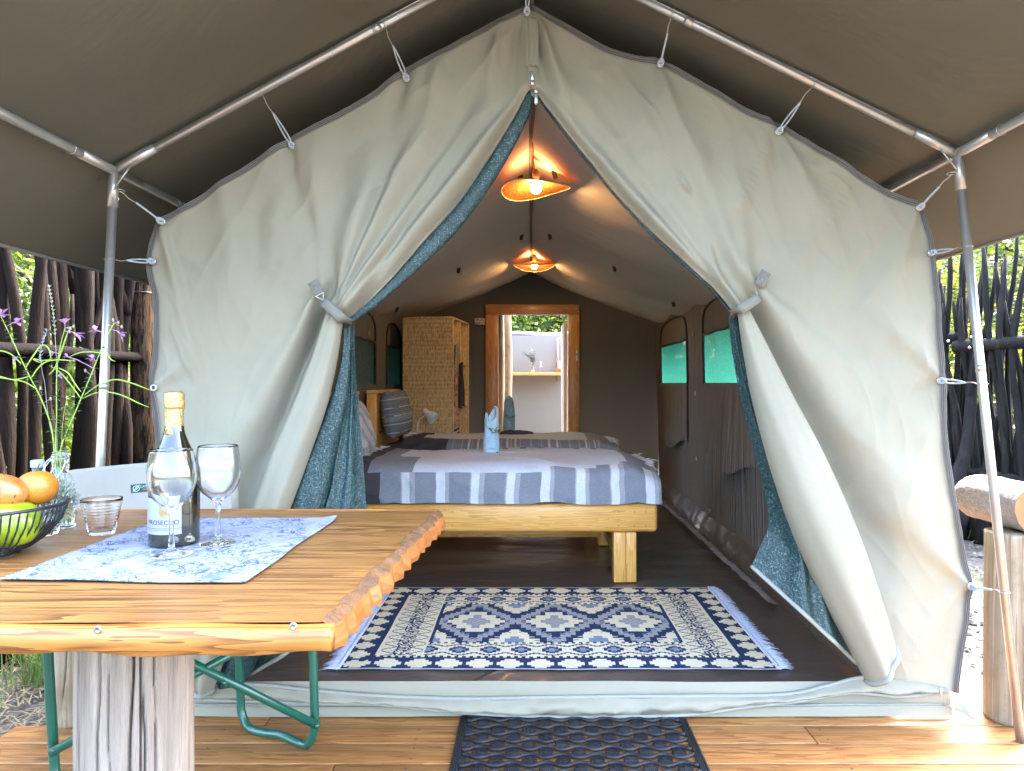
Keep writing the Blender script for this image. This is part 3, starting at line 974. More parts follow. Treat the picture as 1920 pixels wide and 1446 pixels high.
# crumpled floor fold along the right-hand wall, its shine coloured in as silver
tp = MB()
tp.grid(lambda u, v: (1.13 - .05 * v + .012 * N3(u * 9, 0, 2) + .006 * N3(u * 40, v, 2), lerp(3.2, 6.2, u), .072 + .012 * N3(u * 50, v * 3, 1) + .010 * v), 130, 4)
tp.obj('floor_fold', mbasic('silver_fold_sheen', (.38, .35, .36), .35, .1, var=.4, vscale=20, bmp=.5, bscale=90, rnd=False), tent)

# rear wall round the door
DX0, DX1, DZ = -.43, .465, 1.835
xs = sorted(set([lerp(-1.27, 1.27, k / 50) for k in range(51)] + [DX0, DX1]))
zs = sorted(set([lerp(.03, 2.2, k / 40) for k in range(41)] + [DZ]))
rw = MB()
def rtop(x):
    s = 1 if x > 0 else -1
    ex, _ = eave(RY, s)
    return roof_pt(s, min(1, abs(x) / ex), RY).z + .01
def rwy(x, z):
    return RY + .01 * N3(x * 2, z * 1.2, 9) + .012 * N3(x * 5, z * .8, 12) * clamp((z - .2))
idx = {}
for a, x in enumerate(xs):
    for c, z in enumerate(zs):
        idx[a, c] = len(rw.v)
        zz = min(z, rtop(x))
        rw.v.append(Vector((x, rwy(x, zz), zz)))
for a in range(len(xs) - 1):
    for c in range(len(zs) - 1):
        xm, zm = (xs[a] + xs[a + 1]) / 2, (zs[c] + zs[c + 1]) / 2
        if DX0 < xm < DX1 and zm < DZ or zs[c] >= max(rtop(xs[a]), rtop(xs[a + 1])):
            continue
        rw.f.append((idx[a, c], idx[a + 1, c], idx[a + 1, c + 1], idx[a, c + 1]))
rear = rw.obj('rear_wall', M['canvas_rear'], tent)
fr = kind_frame = empty('door_frame', (0, RY, 0))
fr.parent = tent
fr.location = Vector((0, RY, 0)) - WL[tent]
def rpart(name, lo, hi, mat, parent, bevel=.004, **k):
    return MB().box(lo, hi).obj(name, mat, parent, bevel=bevel, **k)
rpart('jamb', (-.446, RY - .05, .03), (-.322, RY + .05, 1.755), M['doorwood_z'], fr)
rpart('jamb', (.372, RY - .05, .03), (.482, RY + .05, 1.755), M['doorwood_z'], fr)
rpart('lintel', (-.446, RY - .05, 1.757), (.482, RY + .05, 1.855), M['doorwood_x'], fr)
# open door leaf standing edge-on behind the jamb
rpart('door_leaf', (.335, RY + .06, .05), (.368, RY + .75, 1.70), mbasic('painted_door', (.62, .58, .52), .6), fr)
rpart('lock_plate', (.445, RY - .054, 1.30), (.470, RY - .048, 1.40), M['metal'], fr, .001)
MB().sphere((.457, RY - .06, 1.36), .008, 10, 6).obj('keyhole_knob', M['black'], fr)
for x, z in ((-.18, 1.81), (.45, 1.815), (.452, .66)):
    MB().lathe([(0, .003), (.007, .002), (.008, 0)], (x, RY - .052, z), 10, lambda q, a: Vector((q.x, -q.z, q.y))).obj('screw', M['metal'], fr)
# patterned plate beside the frame
pq = tag(rpart('wall_plaque', (-.555, RY - .032, 1.655), (-.450, RY - .017, 1.72), mbasic('mottled_plate', (.36, .32, .32), .6, var=.8, vscale=60), None, .002), 'small mottled grey plate on the dark wall beside the wooden door frame', 'plaque')

# black toggles hanging from the roof
def roof_hit(px, py):
    s = 1 if px > CX else -1
    best = None
    for k in range(600):
        y = lerp(2.6, 6.95, k / 599)
        p = P(px, py, y)
        ex, _ = eave(y, s)
        u = abs(p.x) / ex
        if u <= 1.02:
            e = p.z - roof_pt(s, u, y).z
            if best is None or abs(e) < abs(best[0]):
                best = (e, p)
    return best[1]
for (x, y) in ((975, 330), (1040, 322), (978, 441), (1031, 440), (860, 503), (1152, 500), (744, 577), (1263, 567)):
    p = roof_hit(x, y)
    tg = MB()
    tg.box((p.x - .012, p.y - .006, p.z - .036), (p.x + .012, p.y + .006, p.z + .006), Matrix.Rotation(.25 if x < CX else -.25, 3, 'Y'))
    o = tg.obj('toggle', M['black'], tent, bevel=.002)
    MB().torus((p.x + (.008 if x < CX else -.008), p.y, p.z - .044), (0, 1, 0), .011, .002, 12, 5).obj('ring', M['metal'], o)

# groundsheet
def floor_ridge(x, y):
    a, c = Vector((-.17, 2.42)), Vector((.78, 3.55))
    dv_ = c - a
    t = (Vector((x, y)) - a).dot(dv_) / dv_.length_squared
    s = abs((x - a.x) * dv_.y - (y - a.y) * dv_.x) / dv_.length
    return .014 * math.exp(-(s / .020) ** 2) * sstep(-.1, .05, t) * (1 - .6 * sstep(.3, 1.1, t)) * (1 - sstep(1., 1.15, t))
FZ = .05
def floor_z(x, y):
    w_ = .012 * abs(N3(x * .8, y * 3.2, 21)) + .005 * N3(x * 2 + y, y * 7, 22) + .003 * abs(N3(x * 5 - y * 2, y * 9, 30))
    if y < 2.55:
        w_ += .012 * max(0, N3(x * 5 + y * 3, y * 2, 40)) * sstep(2.6, 2.45, y)
    return FZ + w_ * .9 + floor_ridge(x, y) * (1 - sstep(2.44, 2.52, y) * .6)
fl_ = MB()
fl_.grid(lambda u, v: (lerp(-1.16 - .09 * v, 1.19 + .06 * v, u), lerp(TY + .035, RY, v), floor_z(lerp(-1.16 - .09 * v, 1.19 + .06 * v, u), lerp(TY + .035, RY, v))), 170, 260)
fl_.obj('groundsheet', M['sheet_floor'], tent)

# ------------------------------------------------------------------ frame of steel tubes
FY = 2.12
frame = thing('tent_frame', 'silver tubular steel frame of poles and rafters carrying the awning', 'tent frame', (0, FY, 0))
JL, JR, AP = P(214, 320, FY), P(1795, 288, FY), Vector((0, FY, 2.40))
def frame_set(y, parent, front):
    dv_ = Vector((0, y - FY, 0))
    jl, jr, ap = JL + dv_, JR + dv_, AP + dv_
    for j, xb in ((jl, -1.335), (jr, 1.475)):
        o = MB().tube([j + Vector((0, 0, .005)), Vector((lerp(j.x, xb, .5), y, j.z / 2)), Vector((xb, y, 0 if y < 2.2 else GZ))], .0130, 14).obj('pole', M['steel'], parent)
        if front:
            t = (Vector((xb, y, 0)) - j).normalized()
            MB().tube([j, j + t * .11], .0146, 14).obj('sleeve', M['steel'], o)
            MB().tube([j + t * .64, j + t * .66], .0138, 14).obj('collar', M['steel'], o)
        o = MB().tube([j, j.lerp(ap, .5), ap], .0130, 14).obj('rafter', M['steel'], parent)
        if front:
            MB().tube([j, j.lerp(ap, .10)], .0146, 14).obj('sleeve', M['steel'], o)
            MB().tube([j.lerp(ap, .62), j.lerp(ap, .64)], .0140, 12).obj('collar', M['steel'], o)
            br = MB().tube([j.lerp(ap, .045) + Vector((0, -.012, -.02)), j + t * .055 + Vector((.012 if j.x < 0 else -.012, -.012, 0))], .0028, 8)
            q = j + t * .055
            br.tube(cr([q, q + Vector((.012, 0, -.02)), q + Vector((.016, 0, -.034)), q + Vector((.006, 0, -.036)), q + Vector((.012, 0, -.02))], 14), .0018, 6)
            br.obj('corner_brace', M['steel'], frame)
for y in (FY, 1.29, 4.7, 7.25):
    frame_set(y, frame, y == FY)
for j in (JL, JR, AP):
    o = MB().tube([Vector((j.x, y, j.z)) for y in (1.26, 2, 3.2, 5, 7.3)], .0130, 12).obj('eave_bar' if j is not AP else 'ridge_bar', M['steel'], frame)
    if j is not AP:
        MB().tube([j + Vector((0, -.16, 0)), j + Vector((0, .14, 0))], .0146, 14).obj('sleeve', M['steel'], o)
        MB().torus(j + Vector((0, -.20, 0)), (0, 1, 0), .0150, .0016, 16, 5).obj('wire_ring', M['steel'], o)

# ------------------------------------------------------------------ awning (fly sheet) over everything
def fly_z(x, y):
    s = -1 if x < 0 else 1
    J = JL if s < 0 else JR
    ex, ez = abs(J.x), J.z + .026
    rz = 2.428
    a = abs(x)
    if a <= ex:
        u = a / ex
        z = lerp(rz, ez, u)
        span = math.sin(math.pi * clamp((y - FY) / (4.7 - FY) if y > FY else (y - 1.29) / (FY - 1.29))) ** 2 if y < 4.7 else .5
        z -= (.030 * math.sin(math.pi * u) * span)
        z += .014 * N3(u * 2.4, y * 1.1, s) * math.sin(math.pi * u) + .005 * abs(N3(u * 3 + y, y * 2.2 - u * 2, s + 4)) * math.sin(math.pi * u)
    else:
        z = ez - (a - ex) * .70 - .02 * math.sin((a - ex) / .36 * math.pi) * .6
    return z + .003 * N3(x * 3, y * 3, 2)
fm = MB()
OXL, OXR = -1.605, 1.605
def fly_fn(u, v):
    x = lerp(OXL, OXR, u)
    y = lerp(1.27, 7.75, v)
    return (x, y, fly_z(x, y))
fm.grid(fly_fn, 140, 140, flip=True)
fly = tag(fm.obj('fly_sheet', M['fly'], at=(0, 4, 2.4)), 'dark olive canvas fly sheet stretched over the steel frame', 'awning')
gb = MB()  # added panel that keeps light from behind out of the gap under the fly
gxs = [lerp(-1.0, 1.0, k / 24) for k in range(25)]
for x in gxs:
    gb.v += [Vector((x, 7.74, min(1.92, fly_z(x, 7.74) - .01))), Vector((x, 7.74, fly_z(x, 7.74)))]
gb.f = [(2 * k, 2 * k + 2, 2 * k + 3, 2 * k + 1) for k in range(24)]
gb.obj('rear_light_block', M['fly'], fly)
hm = MB()
for x in (OXL, OXR):
    hm.tube([(x, lerp(1.27, 7.75, k / 40), fly_z(x, lerp(1.27, 7.75, k / 40)) - .002) for k in range(41)], .006, 6)
hm.obj('hem_cord', M['hem'], fly)

# ------------------------------------------------------------------ bungee cords
def bungee(e, q, label, single=False, blue=False, wrap=None):
    a = EP[e]
    q = Vector(q)
    t = thing('bungee_cord', label, 'bungee cord', a, 'bungee cords lacing the tent to its frame')
    d = (q - a)
    L = d.length
    d.normalize()
    side = d.cross(Vector((0, 1, 0)))
    side = (side.normalized() if side.length > .01 else Vector((1, 0, 0))) * .0055
    m_ = MB()
    k = a + d * L * .62
    a1 = a + Vector((0, -.008, 0))
    if single:
        m_.tube(cr([a1, a + d * L * .3, k], 12), .0034, 8)
    else:
        m_.tube(cr([a1 + side * .3, a + d * L * .2 + side, a + d * L * .45 + side * .7, k], 14), .0027, 8)
        m_.tube(cr([a1 - side * .3, a + d * L * .2 - side, a + d * L * .45 - side * .7, k], 14), .0027, 8)
    m_.tube(cr([a1 - d * .006, a1 + side * 1.4, a1 + d * .014, a1 - side * 1.4], 12, True), .0042, 8, closed=True)
    m_.obj('cord', M['bluecord'] if blue else M['cord'], t)
    hk = MB()
    hk.tube(cr([k - d * .004, k + d * L * .15 + side * .5, q - d * .02, q - d * .004], 14), .0016, 6)
    ax = wrap or Vector((0, 0, 1))
    hk.torus(q, ax, 0.0152, .0014, 18, 5)
    hk.obj('hook', M['steel'], t)
rl = (AP - JL).normalized()
rr_ = (AP - JR).normalized()
def on_rafter(px, J):
    x = (px - CX) / F * FY
    t_ = (x - J.x) / (AP.x - J.x)
    return J.lerp(AP, t_)
bungee(EYES_L[0], (0, FY, 2.40), 'bungee cord holding up the peak of the tent', wrap=Vector((0, 1, 0)))
bungee(EYES_L[1], on_rafter(720, JL), 'looped bungee cord on the rafter, next to the peak on the flower side', wrap=rl)
bungee(EYES_L[2], on_rafter(488, JL), 'looped bungee cord on the rafter, halfway down on the flower side', wrap=rl)
bungee(EYES_L[3], JL + Vector((.015, 0, -.06)), 'bungee cord from the tent corner to the pole top above the flowers', True)
pb = lambda z, J, xb: Vector((lerp(xb, J.x, z / J.z), FY, z))
bungee(EYES_L[4], pb(P(0, 487, FY).z, JL, -1.335), 'looped bungee cord round the pole above the flowers')
bungee(EYES_R[0], on_rafter(1260, JR), 'thin bungee cord on the rafter, next to the peak, hooked with a twisted wire', True, wrap=rr_)
bungee(EYES_R[1], on_rafter(1527, JR), 'looped bungee cord on the rafter, halfway down on the log-post side', wrap=rr_)
bungee(EYES_R[2], JR + Vector((-.015, 0, -.06)), 'bungee cord from the tent corner to the pole top above the log post', True)
bungee(EYES_R[3], pb(P(0, 463, FY).z, JR, 1.475), 'bungee cord round the pole just under the awning edge, log-post side')
bungee(EYES_R[4], pb(P(0, 720, FY).z, JR, 1.475), 'looped bungee cord at mid height round the pole before the black fence')
bungee(EYES_R[5], pb(P(0, 1110, FY).z, JR, 1.475), 'blue bungee cord stretched low across the pale log post', True, True)
# ------------------------------------------------------------------ table
TZ = .754
table = thing('dining_table', 'thick pine table with chiselled orange edges on a weathered log leg', 'table', (-.9, 1.35, 0))
rd = random.Random(21)
def edge_x(y):
    return lerp(-.268, -.222, (y - .955) / .845)
ys = [.957]
while ys[-1] < 1.78:
    ys.append(ys[-1] + rd.choice((.026, .034, .05, .022, .042)))
ys[-1] = 1.80
zig = []
for k, y in enumerate(ys):
    zig.append((edge_x(y) + (.0042 if k % 2 else -.0025) + rd.uniform(-.002, .002), y))
# top slab
def bark_in(y):
    return edge_x(y) - .020 - .014 * N3(y * 7, 3, 1) - .007 * N3(y * 24, 3, 5)
tm = MB()
NXs = 60
NR = len(ys) * 3 - 2
def row_y(j):
    jj = min(j // 3, len(ys) - 2)
    return lerp(ys[jj], ys[jj + 1], j / 3 - jj)
for j in range(NR):
    y = row_y(j)
    for i in range(NXs + 1):
        x = lerp(-1.95, bark_in(y) + .002, i / NXs)
        tm.v.append(Vector((x, y, TZ + .0012 * N3(x * 3, y * 14, 1))))
for j in range(NR - 1):
    for i in range(NXs):
        a = j * (NXs + 1) + i
        tm.f.append((a, a + 1, a + NXs + 2, a + NXs + 1))
tm.box((-1.95, .957, TZ - .032), (-.30, 1.80, TZ - .014))
tm.obj('tabletop', M['tabletop'], table)
bk = MB()
KB = 6
for j in range(len(ys) * 3 - 2):
    jj = min(j // 3, len(ys) - 2)
    f = j / 3 - jj
    y = lerp(ys[jj], ys[jj + 1], f)
    zx = lerp(zig[jj][0], zig[jj + 1][0], f)
    e = edge_x(y)
    xi = bark_in(y)
    for k in range(KB):
        t = k / (KB - 1)
        x = lerp(xi, zx - .001, t)
        zt = TZ + .0022 - .0005 * (k == 0) - .0095 * t ** 1.6 + .0022 * N3(x * 60, y * 45, 2) * math.sin(math.pi * t)
        if k == KB - 1:
            zt = TZ - .008 + .003 * N3(ys[jj] * 40, 1, 1) * (1 - f) + .003 * N3(ys[jj + 1] * 40, 1, 1) * f
        bk.v.append(Vector((x, y, zt)))
for j in range(len(ys) * 3 - 3):
    for k in range(KB - 1):
        a_ = j * KB + k
        bk.f.append((a_, a_ + 1, a_ + KB + 1, a_ + KB))
bk.obj('bark_strip', M['bark'], table, smooth=False)
ed = MB()
for j, y in enumerate(ys):
    z0 = TZ - .008 + .003 * N3(y * 40, 1, 1)
    out = .006 + .002 * (j % 2) + rd.uniform(-.002, .002)
    zx = zig[j][0]
    ed.v += [Vector((zx - .001, y, z0)), Vector((zx + .0015, y, z0 - .0015)), Vector((zx + .006, y, TZ - .030)), Vector((zx + .005, y, TZ - .037 - .004 * (j % 2))), Vector((zx - .02, y, TZ - .036))]
for j in range(len(ys) - 1):
    for k in range(4):
        a = j * 5 + k
        ed.f.append((a, a + 1, a + 6, a + 5))
ed.obj('side_edging', M['tableedge_y'], table, smooth=False)
fe = MB()
NF = 120
for i in range(NF + 1):
    x = lerp(-1.95, zig[0][0] + .006, i / NF)
    wv = .0028 * math.sin(x * 17) + .002 * math.sin(x * 41 + 1)
    tz = TZ - .001 + .0012 * math.sin(x * 23)
    pr_ = [(.957, tz), (.940, tz - .001), (.9355, tz - .0045), (.934, TZ - .018), (.9365, TZ - .034 + wv), (.941, TZ - .037 + wv), (.96, TZ - .037 + wv)]
    fe.v += [Vector((x, y, z)) for y, z in pr_]
for i in range(NF):
    for k in range(6):
        a = i * 7 + k
        fe.f.append((a, a + 7, a + 8, a + 1))
a = NF * 7
fe.f.append(tuple(a + k for k in range(7))[::-1])
feo = fe.obj('front_edging', M['tableedge'], table)
far = MB().box((-1.95, 1.80, TZ - .034), (-.235, 1.815, TZ + .002)).obj('far_edging', M['tableedge'], table, bevel=.004)
for px, py in ((183, 1181), (550, 1175)):
    p = P(px, py, .934)
    s_ = MB()
    s_.lathe([(0, .0012), (.0022, .0008), (.0026, .0022), (.0050, .0018), (.0056, 0)], (p.x, .9345, p.z), 16, lambda q, a: Vector((q.x, -q.z, q.y)))
    s_.obj('screw', M['screw'], feo)
# log leg with drying cracks
def stump_mesh(cx, cy, r, z0, z1, seed, cracks, flare=.0):
    m_ = MB()
    NU, NV = 260, 60
    def fn(u, v):
        an = 2 * math.pi * u
        z = lerp(z0, z1, v)
        rr = r * (1 + .05 * N3(math.cos(an) * 1.2, math.sin(an) * 1.2, z * 1.5 + seed) + .022 * N3(math.cos(an) * 5, math.sin(an) * 5, z * 3 + seed) + .010 * N3(math.cos(an) * 16, math.sin(an) * 16, z * 5) + flare * (1 - v))
        for (a0, a1, wd, dp, v0, v1) in cracks:
            ac = R(lerp(a0, a1, v)) + .05 * N3(z * 9, a0, seed)
            d = abs((an - ac + math.pi) % (2 * math.pi) - math.pi)
            rr -= dp * r * math.exp(-(d / wd) ** 2) * sstep(v0 - .05, v0 + .1, v) * (1 - sstep(v1 - .1, v1 + .05, v))
        return (cx + rr * math.cos(an), cy + rr * math.sin(an), z)
    m_.grid(fn, NU, NV, wrap=True)
    top = len(m_.v) - NU
    m_.f.append(tuple(top + k for k in range(NU)))
    m_.f.append(tuple(range(NU))[::-1])
    return m_
stump_mesh(-.672, 1.20, .088, 0, TZ - .036, 3, [(256, 264, .016, .42, -.1, 1.1), (286, 297, .013, .34, -.1, 1.1), (236, 233, .013, .28, .2, 1.1), (310, 305, .012, .24, -.1, .8), (276, 272, .008, .18, .3, .9), (247, 250, .008, .2, 0, .6), (300, 304, .009, .2, .45, 1.1), (268, 266, .007, .14, .0, .5), (226, 228, .009, .18, .1, .9), (318, 316, .009, .18, .3, 1.1)], .04).obj('log_leg', M['stump'], table)

# ------------------------------------------------------------------ camp chair behind the table
chair = thing('camp_chair', 'folding camp chair with green tube frame and pale canvas back, under the table', 'chair', (-1.0, 1.95, 0))
tr_ = .0125
RLt, RLb = Vector((-.925, 2.17, .852)), Vector((-.902, 2.19, .06))
LLt, LLb = Vector((-1.275, 1.82, .865)), Vector((-1.252, 1.85, .06))
FRt, FRb = Vector((-.655, 2.09, .62)), Vector((-.632, 2.06, .06))
FLt, FLb = Vector((-.995, 1.75, .62)), Vector((-.972, 1.72, .06))
for (bt, bb, ft, fb) in ((RLt, RLb, FRt, FRb), (LLt, LLb, FLt, FLb)):
    d = (fb - bb)
    d.z = 0
    mid = bb.lerp(fb, .5)
    pts = [bt, bt.lerp(bb, .5), bb + Vector((0, 0, .03)), bb + Vector((0, 0, -.015)) + d * .03, Vector((*(bb + d * .12).xy, .0135)), Vector((*(bb + d * .35).xy, .0135)), Vector((*(bb + d * .55).xy, .021)), Vector((*(bb + d * .75).xy, .015)), Vector((*(bb + d * .90).xy, .0135)), fb + Vector((0, 0, -.015)) - d * .03, fb + Vector((0, 0, .04)), fb.lerp(ft, .5), ft]
    MB().tube(cr(pts, 70), tr_, 12).obj('side_frame', M['green'], chair)
    a = MB()
    a.box((min(bt.x, ft.x) - .01, min(bt.y, ft.y), .62), (max(bt.x, ft.x), min(bt.y, ft.y) + .03, .64))
def bar(a, b_, name='cross_brace'):
    return MB().tube([a, a.lerp(b_, .5), b_], .0115, 12).obj(name, M['green'], chair)
A1, B1 = P(94, 1412, 1.815), P(505, 1188, 2.0)
C1, D1 = P(598, 1362, 2.04), P(230, 1178, 1.87)
o1, o2 = bar(A1, B1), bar(C1, D1)
for p, dy in ((P(107, 1402, 1.8), 0), (P(425, 1277, 1.93), 0), (P(597, 1357, 2.035), 0)):
    b_ = MB().lathe([(0, .004), (.004, .0035), (.0062, 0)], p + Vector((0, -.014, 0)), 10, lambda q, a: Vector((q.x, -q.z, q.y)))
    b_.obj('bolt', M['green'], chair)
# seat canvas (under the table top)
sm = MB()
ca, cb, cc_, cd = RLb.lerp(RLt, .5), FRb.lerp(FRt, .66), FLb.lerp(FLt, .66), LLb.lerp(LLt, .5)
sm.grid(lambda u, v: ca.lerp(cd, u).lerp(cb.lerp(cc_, u), v) + Vector((0, 0, -.03 * math.sin(math.pi * u))), 12, 12)
sm.obj('seat', M['chaircanvas'], chair, thick=.004)
def back_pt(u, z, off=0):
    # u from the far-left post to the right post
    a = LLb.lerp(LLt, (z - LLb.z) / (LLt.z - LLb.z))
    c = RLb.lerp(RLt, (z - RLb.z) / (RLt.z - RLb.z))
    p = a.lerp(c, u)
    n_ = Vector((.70, -.71, 0))
    return p + n_ * (.016 - .022 * math.sin(math.pi * clamp(u)) + off + .003 * N3(u * 4, z * 9, 2))
bmk = MB()
bmk.grid(lambda u, v: back_pt(u * 1.03 - .015, lerp(.685, .846, v) + .006 * math.sin(math.pi * u)), 50, 14)
backr = bmk.obj('backrest', M['chaircanvas'], chair, thick=.003)
for bt, bb in ((LLt, LLb), (RLt, RLb)):
    sv = MB()
    a_, c_ = bb.lerp(bt, .79), bb.lerp(bt, .975)
    sv.tube([a_, c_], .019, 12)
    sv.obj('sleeve', M['chaircanvas'], backr)
    cp = MB().tube([bt + Vector((0, 0, -.004)), bt + Vector((0, 0, .016))], .0155, 12)
    cp.obj('end_cap', M['plastic'], chair, bevel=.003)
# maker's tag sewn on the back
def find_u(px, z):
    lo, hi = 0, 1
    for _ in range(40):
        m_ = (lo + hi) / 2
        p = back_pt(m_, z)
        if CX + p.x / p.y * F < px:
            lo = m_
        else:
            hi = m_
    return lo
u0, u1 = find_u(244, .80), find_u(302, .80)
zt_ = lambda px, py: H - (py - CY) / F * back_pt(find_u(px, .8), .8).y
z1, z0 = zt_(244, 909), zt_(244, 925)
tgm = MB().grid(lambda u, v: back_pt(lerp(u0, u1, u), lerp(z0, z1, v), .003), 10, 3)
tago = tgm.obj('maker_tag', mbasic('tag_navy', (.012, .028, .05), .6), backr)
tw, th = (u1 - u0), (z1 - z0)
Lw = (back_pt(u1, .8) - back_pt(u0, .8)).length
tf = lambda cx, cz: (lambda x, y: back_pt(u0 + (cx + x) / Lw * tw, z0 + cz + y, .0038))
M['taggreen'] = mbasic('tag_green', (.12, .55, .42), .6)
M['tagorange'] = mbasic('tag_orange', (.55, .16, .07), .6)
M['tagcream'] = mbasic('tag_cream', (.6, .55, .4), .6)
text_mesh('CAMPMASTER', .0090, tf(Lw * .64, th * .66), 'tag_lettering', M['taggreen'], backr)
text_mesh('OUTDOOR', .0070, tf(Lw * .60, th * .34), 'tag_lettering', M['tagorange'], backr)
em = MB()
f_ = tf(Lw * .17, th * .5)
for k in range(24):
    a0, a1 = 2 * math.pi * k / 24, 2 * math.pi * (k + 1) / 24
    em.quad(f_(.0085 * math.cos(a0), .0085 * math.sin(a0)), f_(.0085 * math.cos(a1), .0085 * math.sin(a1)), f_(.0072 * math.cos(a1), .0072 * math.sin(a1)), f_(.0072 * math.cos(a0), .0072 * math.sin(a0)))
em.obj('tag_emblem', M['tagcream'], backr, smooth=False)
em = MB()
for (x0, y0, x1, y1, w0, w1) in ((-.0095, -.0085, -.001, -.001, .0005, .0028), (-.001, -.001, .0085, .0095, .0034, .0012)):
    n_ = Vector((-(y1 - y0), x1 - x0)).normalized()
    em.quad(f_(x0 - n_.x * w0, y0 - n_.y * w0), f_(x1 - n_.x * w1, y1 - n_.y * w1), f_(x1 + n_.x * w1, y1 + n_.y * w1), f_(x0 + n_.x * w0, y0 + n_.y * w0))
em.obj('tag_emblem', M['taggreen'], backr, smooth=False)

# ------------------------------------------------------------------ log posts and the beam
def log_post(px, label, seed, cr_):
    x = (px - CX) / F * 2.27
    o = stump_mesh(x, 2.27, .073, 0, .60, seed, cr_, .02).obj('log_post', M['log'], at=(x, 2.27, 0))
    return tag(o, label, 'log post', 'pale log posts on the deck')
log_post(148, 'short pale log post standing behind the green chair legs', 8, [(262, 300, .02, .16, .12, .55), (240, 242, .012, .1, .3, 1)])
log_post(1894, 'short pale log post carrying the grey log beam', 17, [(262, 266, .014, .12, -.1, 1.1), (285, 288, .012, .1, .1, .9), (272, 274, .01, .08, 0, .5)])
lb = MB()
cpts = [Vector((1.592, 2.20, .682)), Vector((1.594, 2.30, .682)), Vector((1.596, 2.42, .680)), Vector((1.598, 2.50, .676)), Vector((1.598, 2.545, .672)), Vector((1.598, 2.56, .672))]
def lbf(u, v):
    k = v * 5
    i = min(int(k), 4)
    c = cpts[i].lerp(cpts[i + 1], k - i)
    an = 2 * math.pi * u
    r = .079 * (1 + .07 * N3(math.cos(an) * 1.3, math.sin(an) * 1.3, c.y * 5) + .03 * N3(math.cos(an) * 5, math.sin(an) * 5, c.y * 14))
    r *= math.sqrt(max(.0, 1 - max(0, (v - .62) / .38) ** 2.2))
    return c + Vector((math.cos(an) * r, 0, math.sin(an) * r))
lb.grid(lbf, 60, 40, wrap=True)
beam = tag(lb.obj('log_beam', M['greylog'], at=(1.595, 2.35, .61)), 'weathered grey log beam lying on top of the pale post', 'log beam')
ef = MB()
ef.v = [lbf(k / 60, 0) + Vector((0, -.001, 0)) for k in range(60)]
ef.f = [tuple(range(60))[::-1]]
ef.obj('cut_end', M['logend'], beam)

# ------------------------------------------------------------------ doormat
mat_ = thing('doormat', 'black rubber doormat with round studs and wavy openwork on the deck boards', 'doormat', (.135, 2.0, 0))
M['rubber'] = mbasic('black_rubber', (.013, .015, .019), .5, var=.35, vscale=30, bmp=.3, bscale=200, spec=.3, dirt=((.060, .058, .055), 16, .5, .85))
mx0, mx1, my0, my1 = -.226, .497, 1.78, 2.266
bd = MB()
bd.box((mx0, my0, .001), (mx0 + .026, my1, .010))
bd.obj('border', M['rubber'], mat_, bevel=.002)
MB().box((mx1 - .026, my0, .001), (mx1, my1, .010)).obj('border', M['rubber'], mat_, bevel=.002)
MB().box((mx0 + .027, my0, .001), (mx1 - .027, my0 + .026, .010)).obj('border', M['rubber'], mat_, bevel=.002)
MB().box((mx0 + .027, my1 - .006, .001), (mx1 - .027, my1, .010)).obj('border', M['rubber'], mat_, bevel=.002)
for x in (mx0 + .006, mx0 + .013, mx0 + .020, mx1 - .006, mx1 - .013, mx1 - .020):
    MB().tube([(x, my0 + .004, .0105), (x, my1 - .004, .0105)], .0022, 6).obj('border_rib', M['rubber'], mat_)
dxm, dym = .0966, .0437
pad_me = None
row = 0
yr = my1 - .046 + dym
xa, xb = mx0 + .026, mx1 - .026
while yr > my0 + .02:
    ph = .052 if row % 2 else .004
    bm_ = MB()
    n = 80
    pts = []
    for k in range(n + 1):
        x = lerp(xa, xb, k / n)
        c_ = math.cos(2 * math.pi * (x - xa - ph) / dxm)
        pts.append(Vector((x, min(my1 - .008, yr - .0218 - .0120 * c_), .0085 + .0015 * c_)))
    bm_.tube(pts, .0066, 8, flat=.8)
    bm_.obj('wavy_link', M['rubber'], mat_)
    x = xa + ph
    while x < xb - .004:
        if x > xa + .0 and yr < my1 - .014:
            if pad_me is None:
                pm = MB()
                pr_ = [(.0225, .0), (.0222, .006), (.0195, .0085), (.0178, .0072), (.0155, .0100), (.0135, .0084), (.0110, .0112), (.009, .0094), (.0062, .0118), (.0042, .0102), (.0020, .0122), (0, .0122)]
                pm.lathe(pr_, (x, yr, .001), 18)
                for sdx in range(-3, 4):
                    pm.box((x + sdx * .0056 - .0012, yr - .017, .004), (x + sdx * .0056 + .0012, yr + .017, .0118))
                o = pm.obj('stud', M['rubber'], mat_, at=(x, yr, 0))
                pad_me = o
            else:
                o = pad_me.copy()
                C.objects.link(o)
                o.parent = mat_
                o.location = Vector((x, yr, 0)) - WL[mat_]
        x += dxm
    yr -= dym
    row += 1

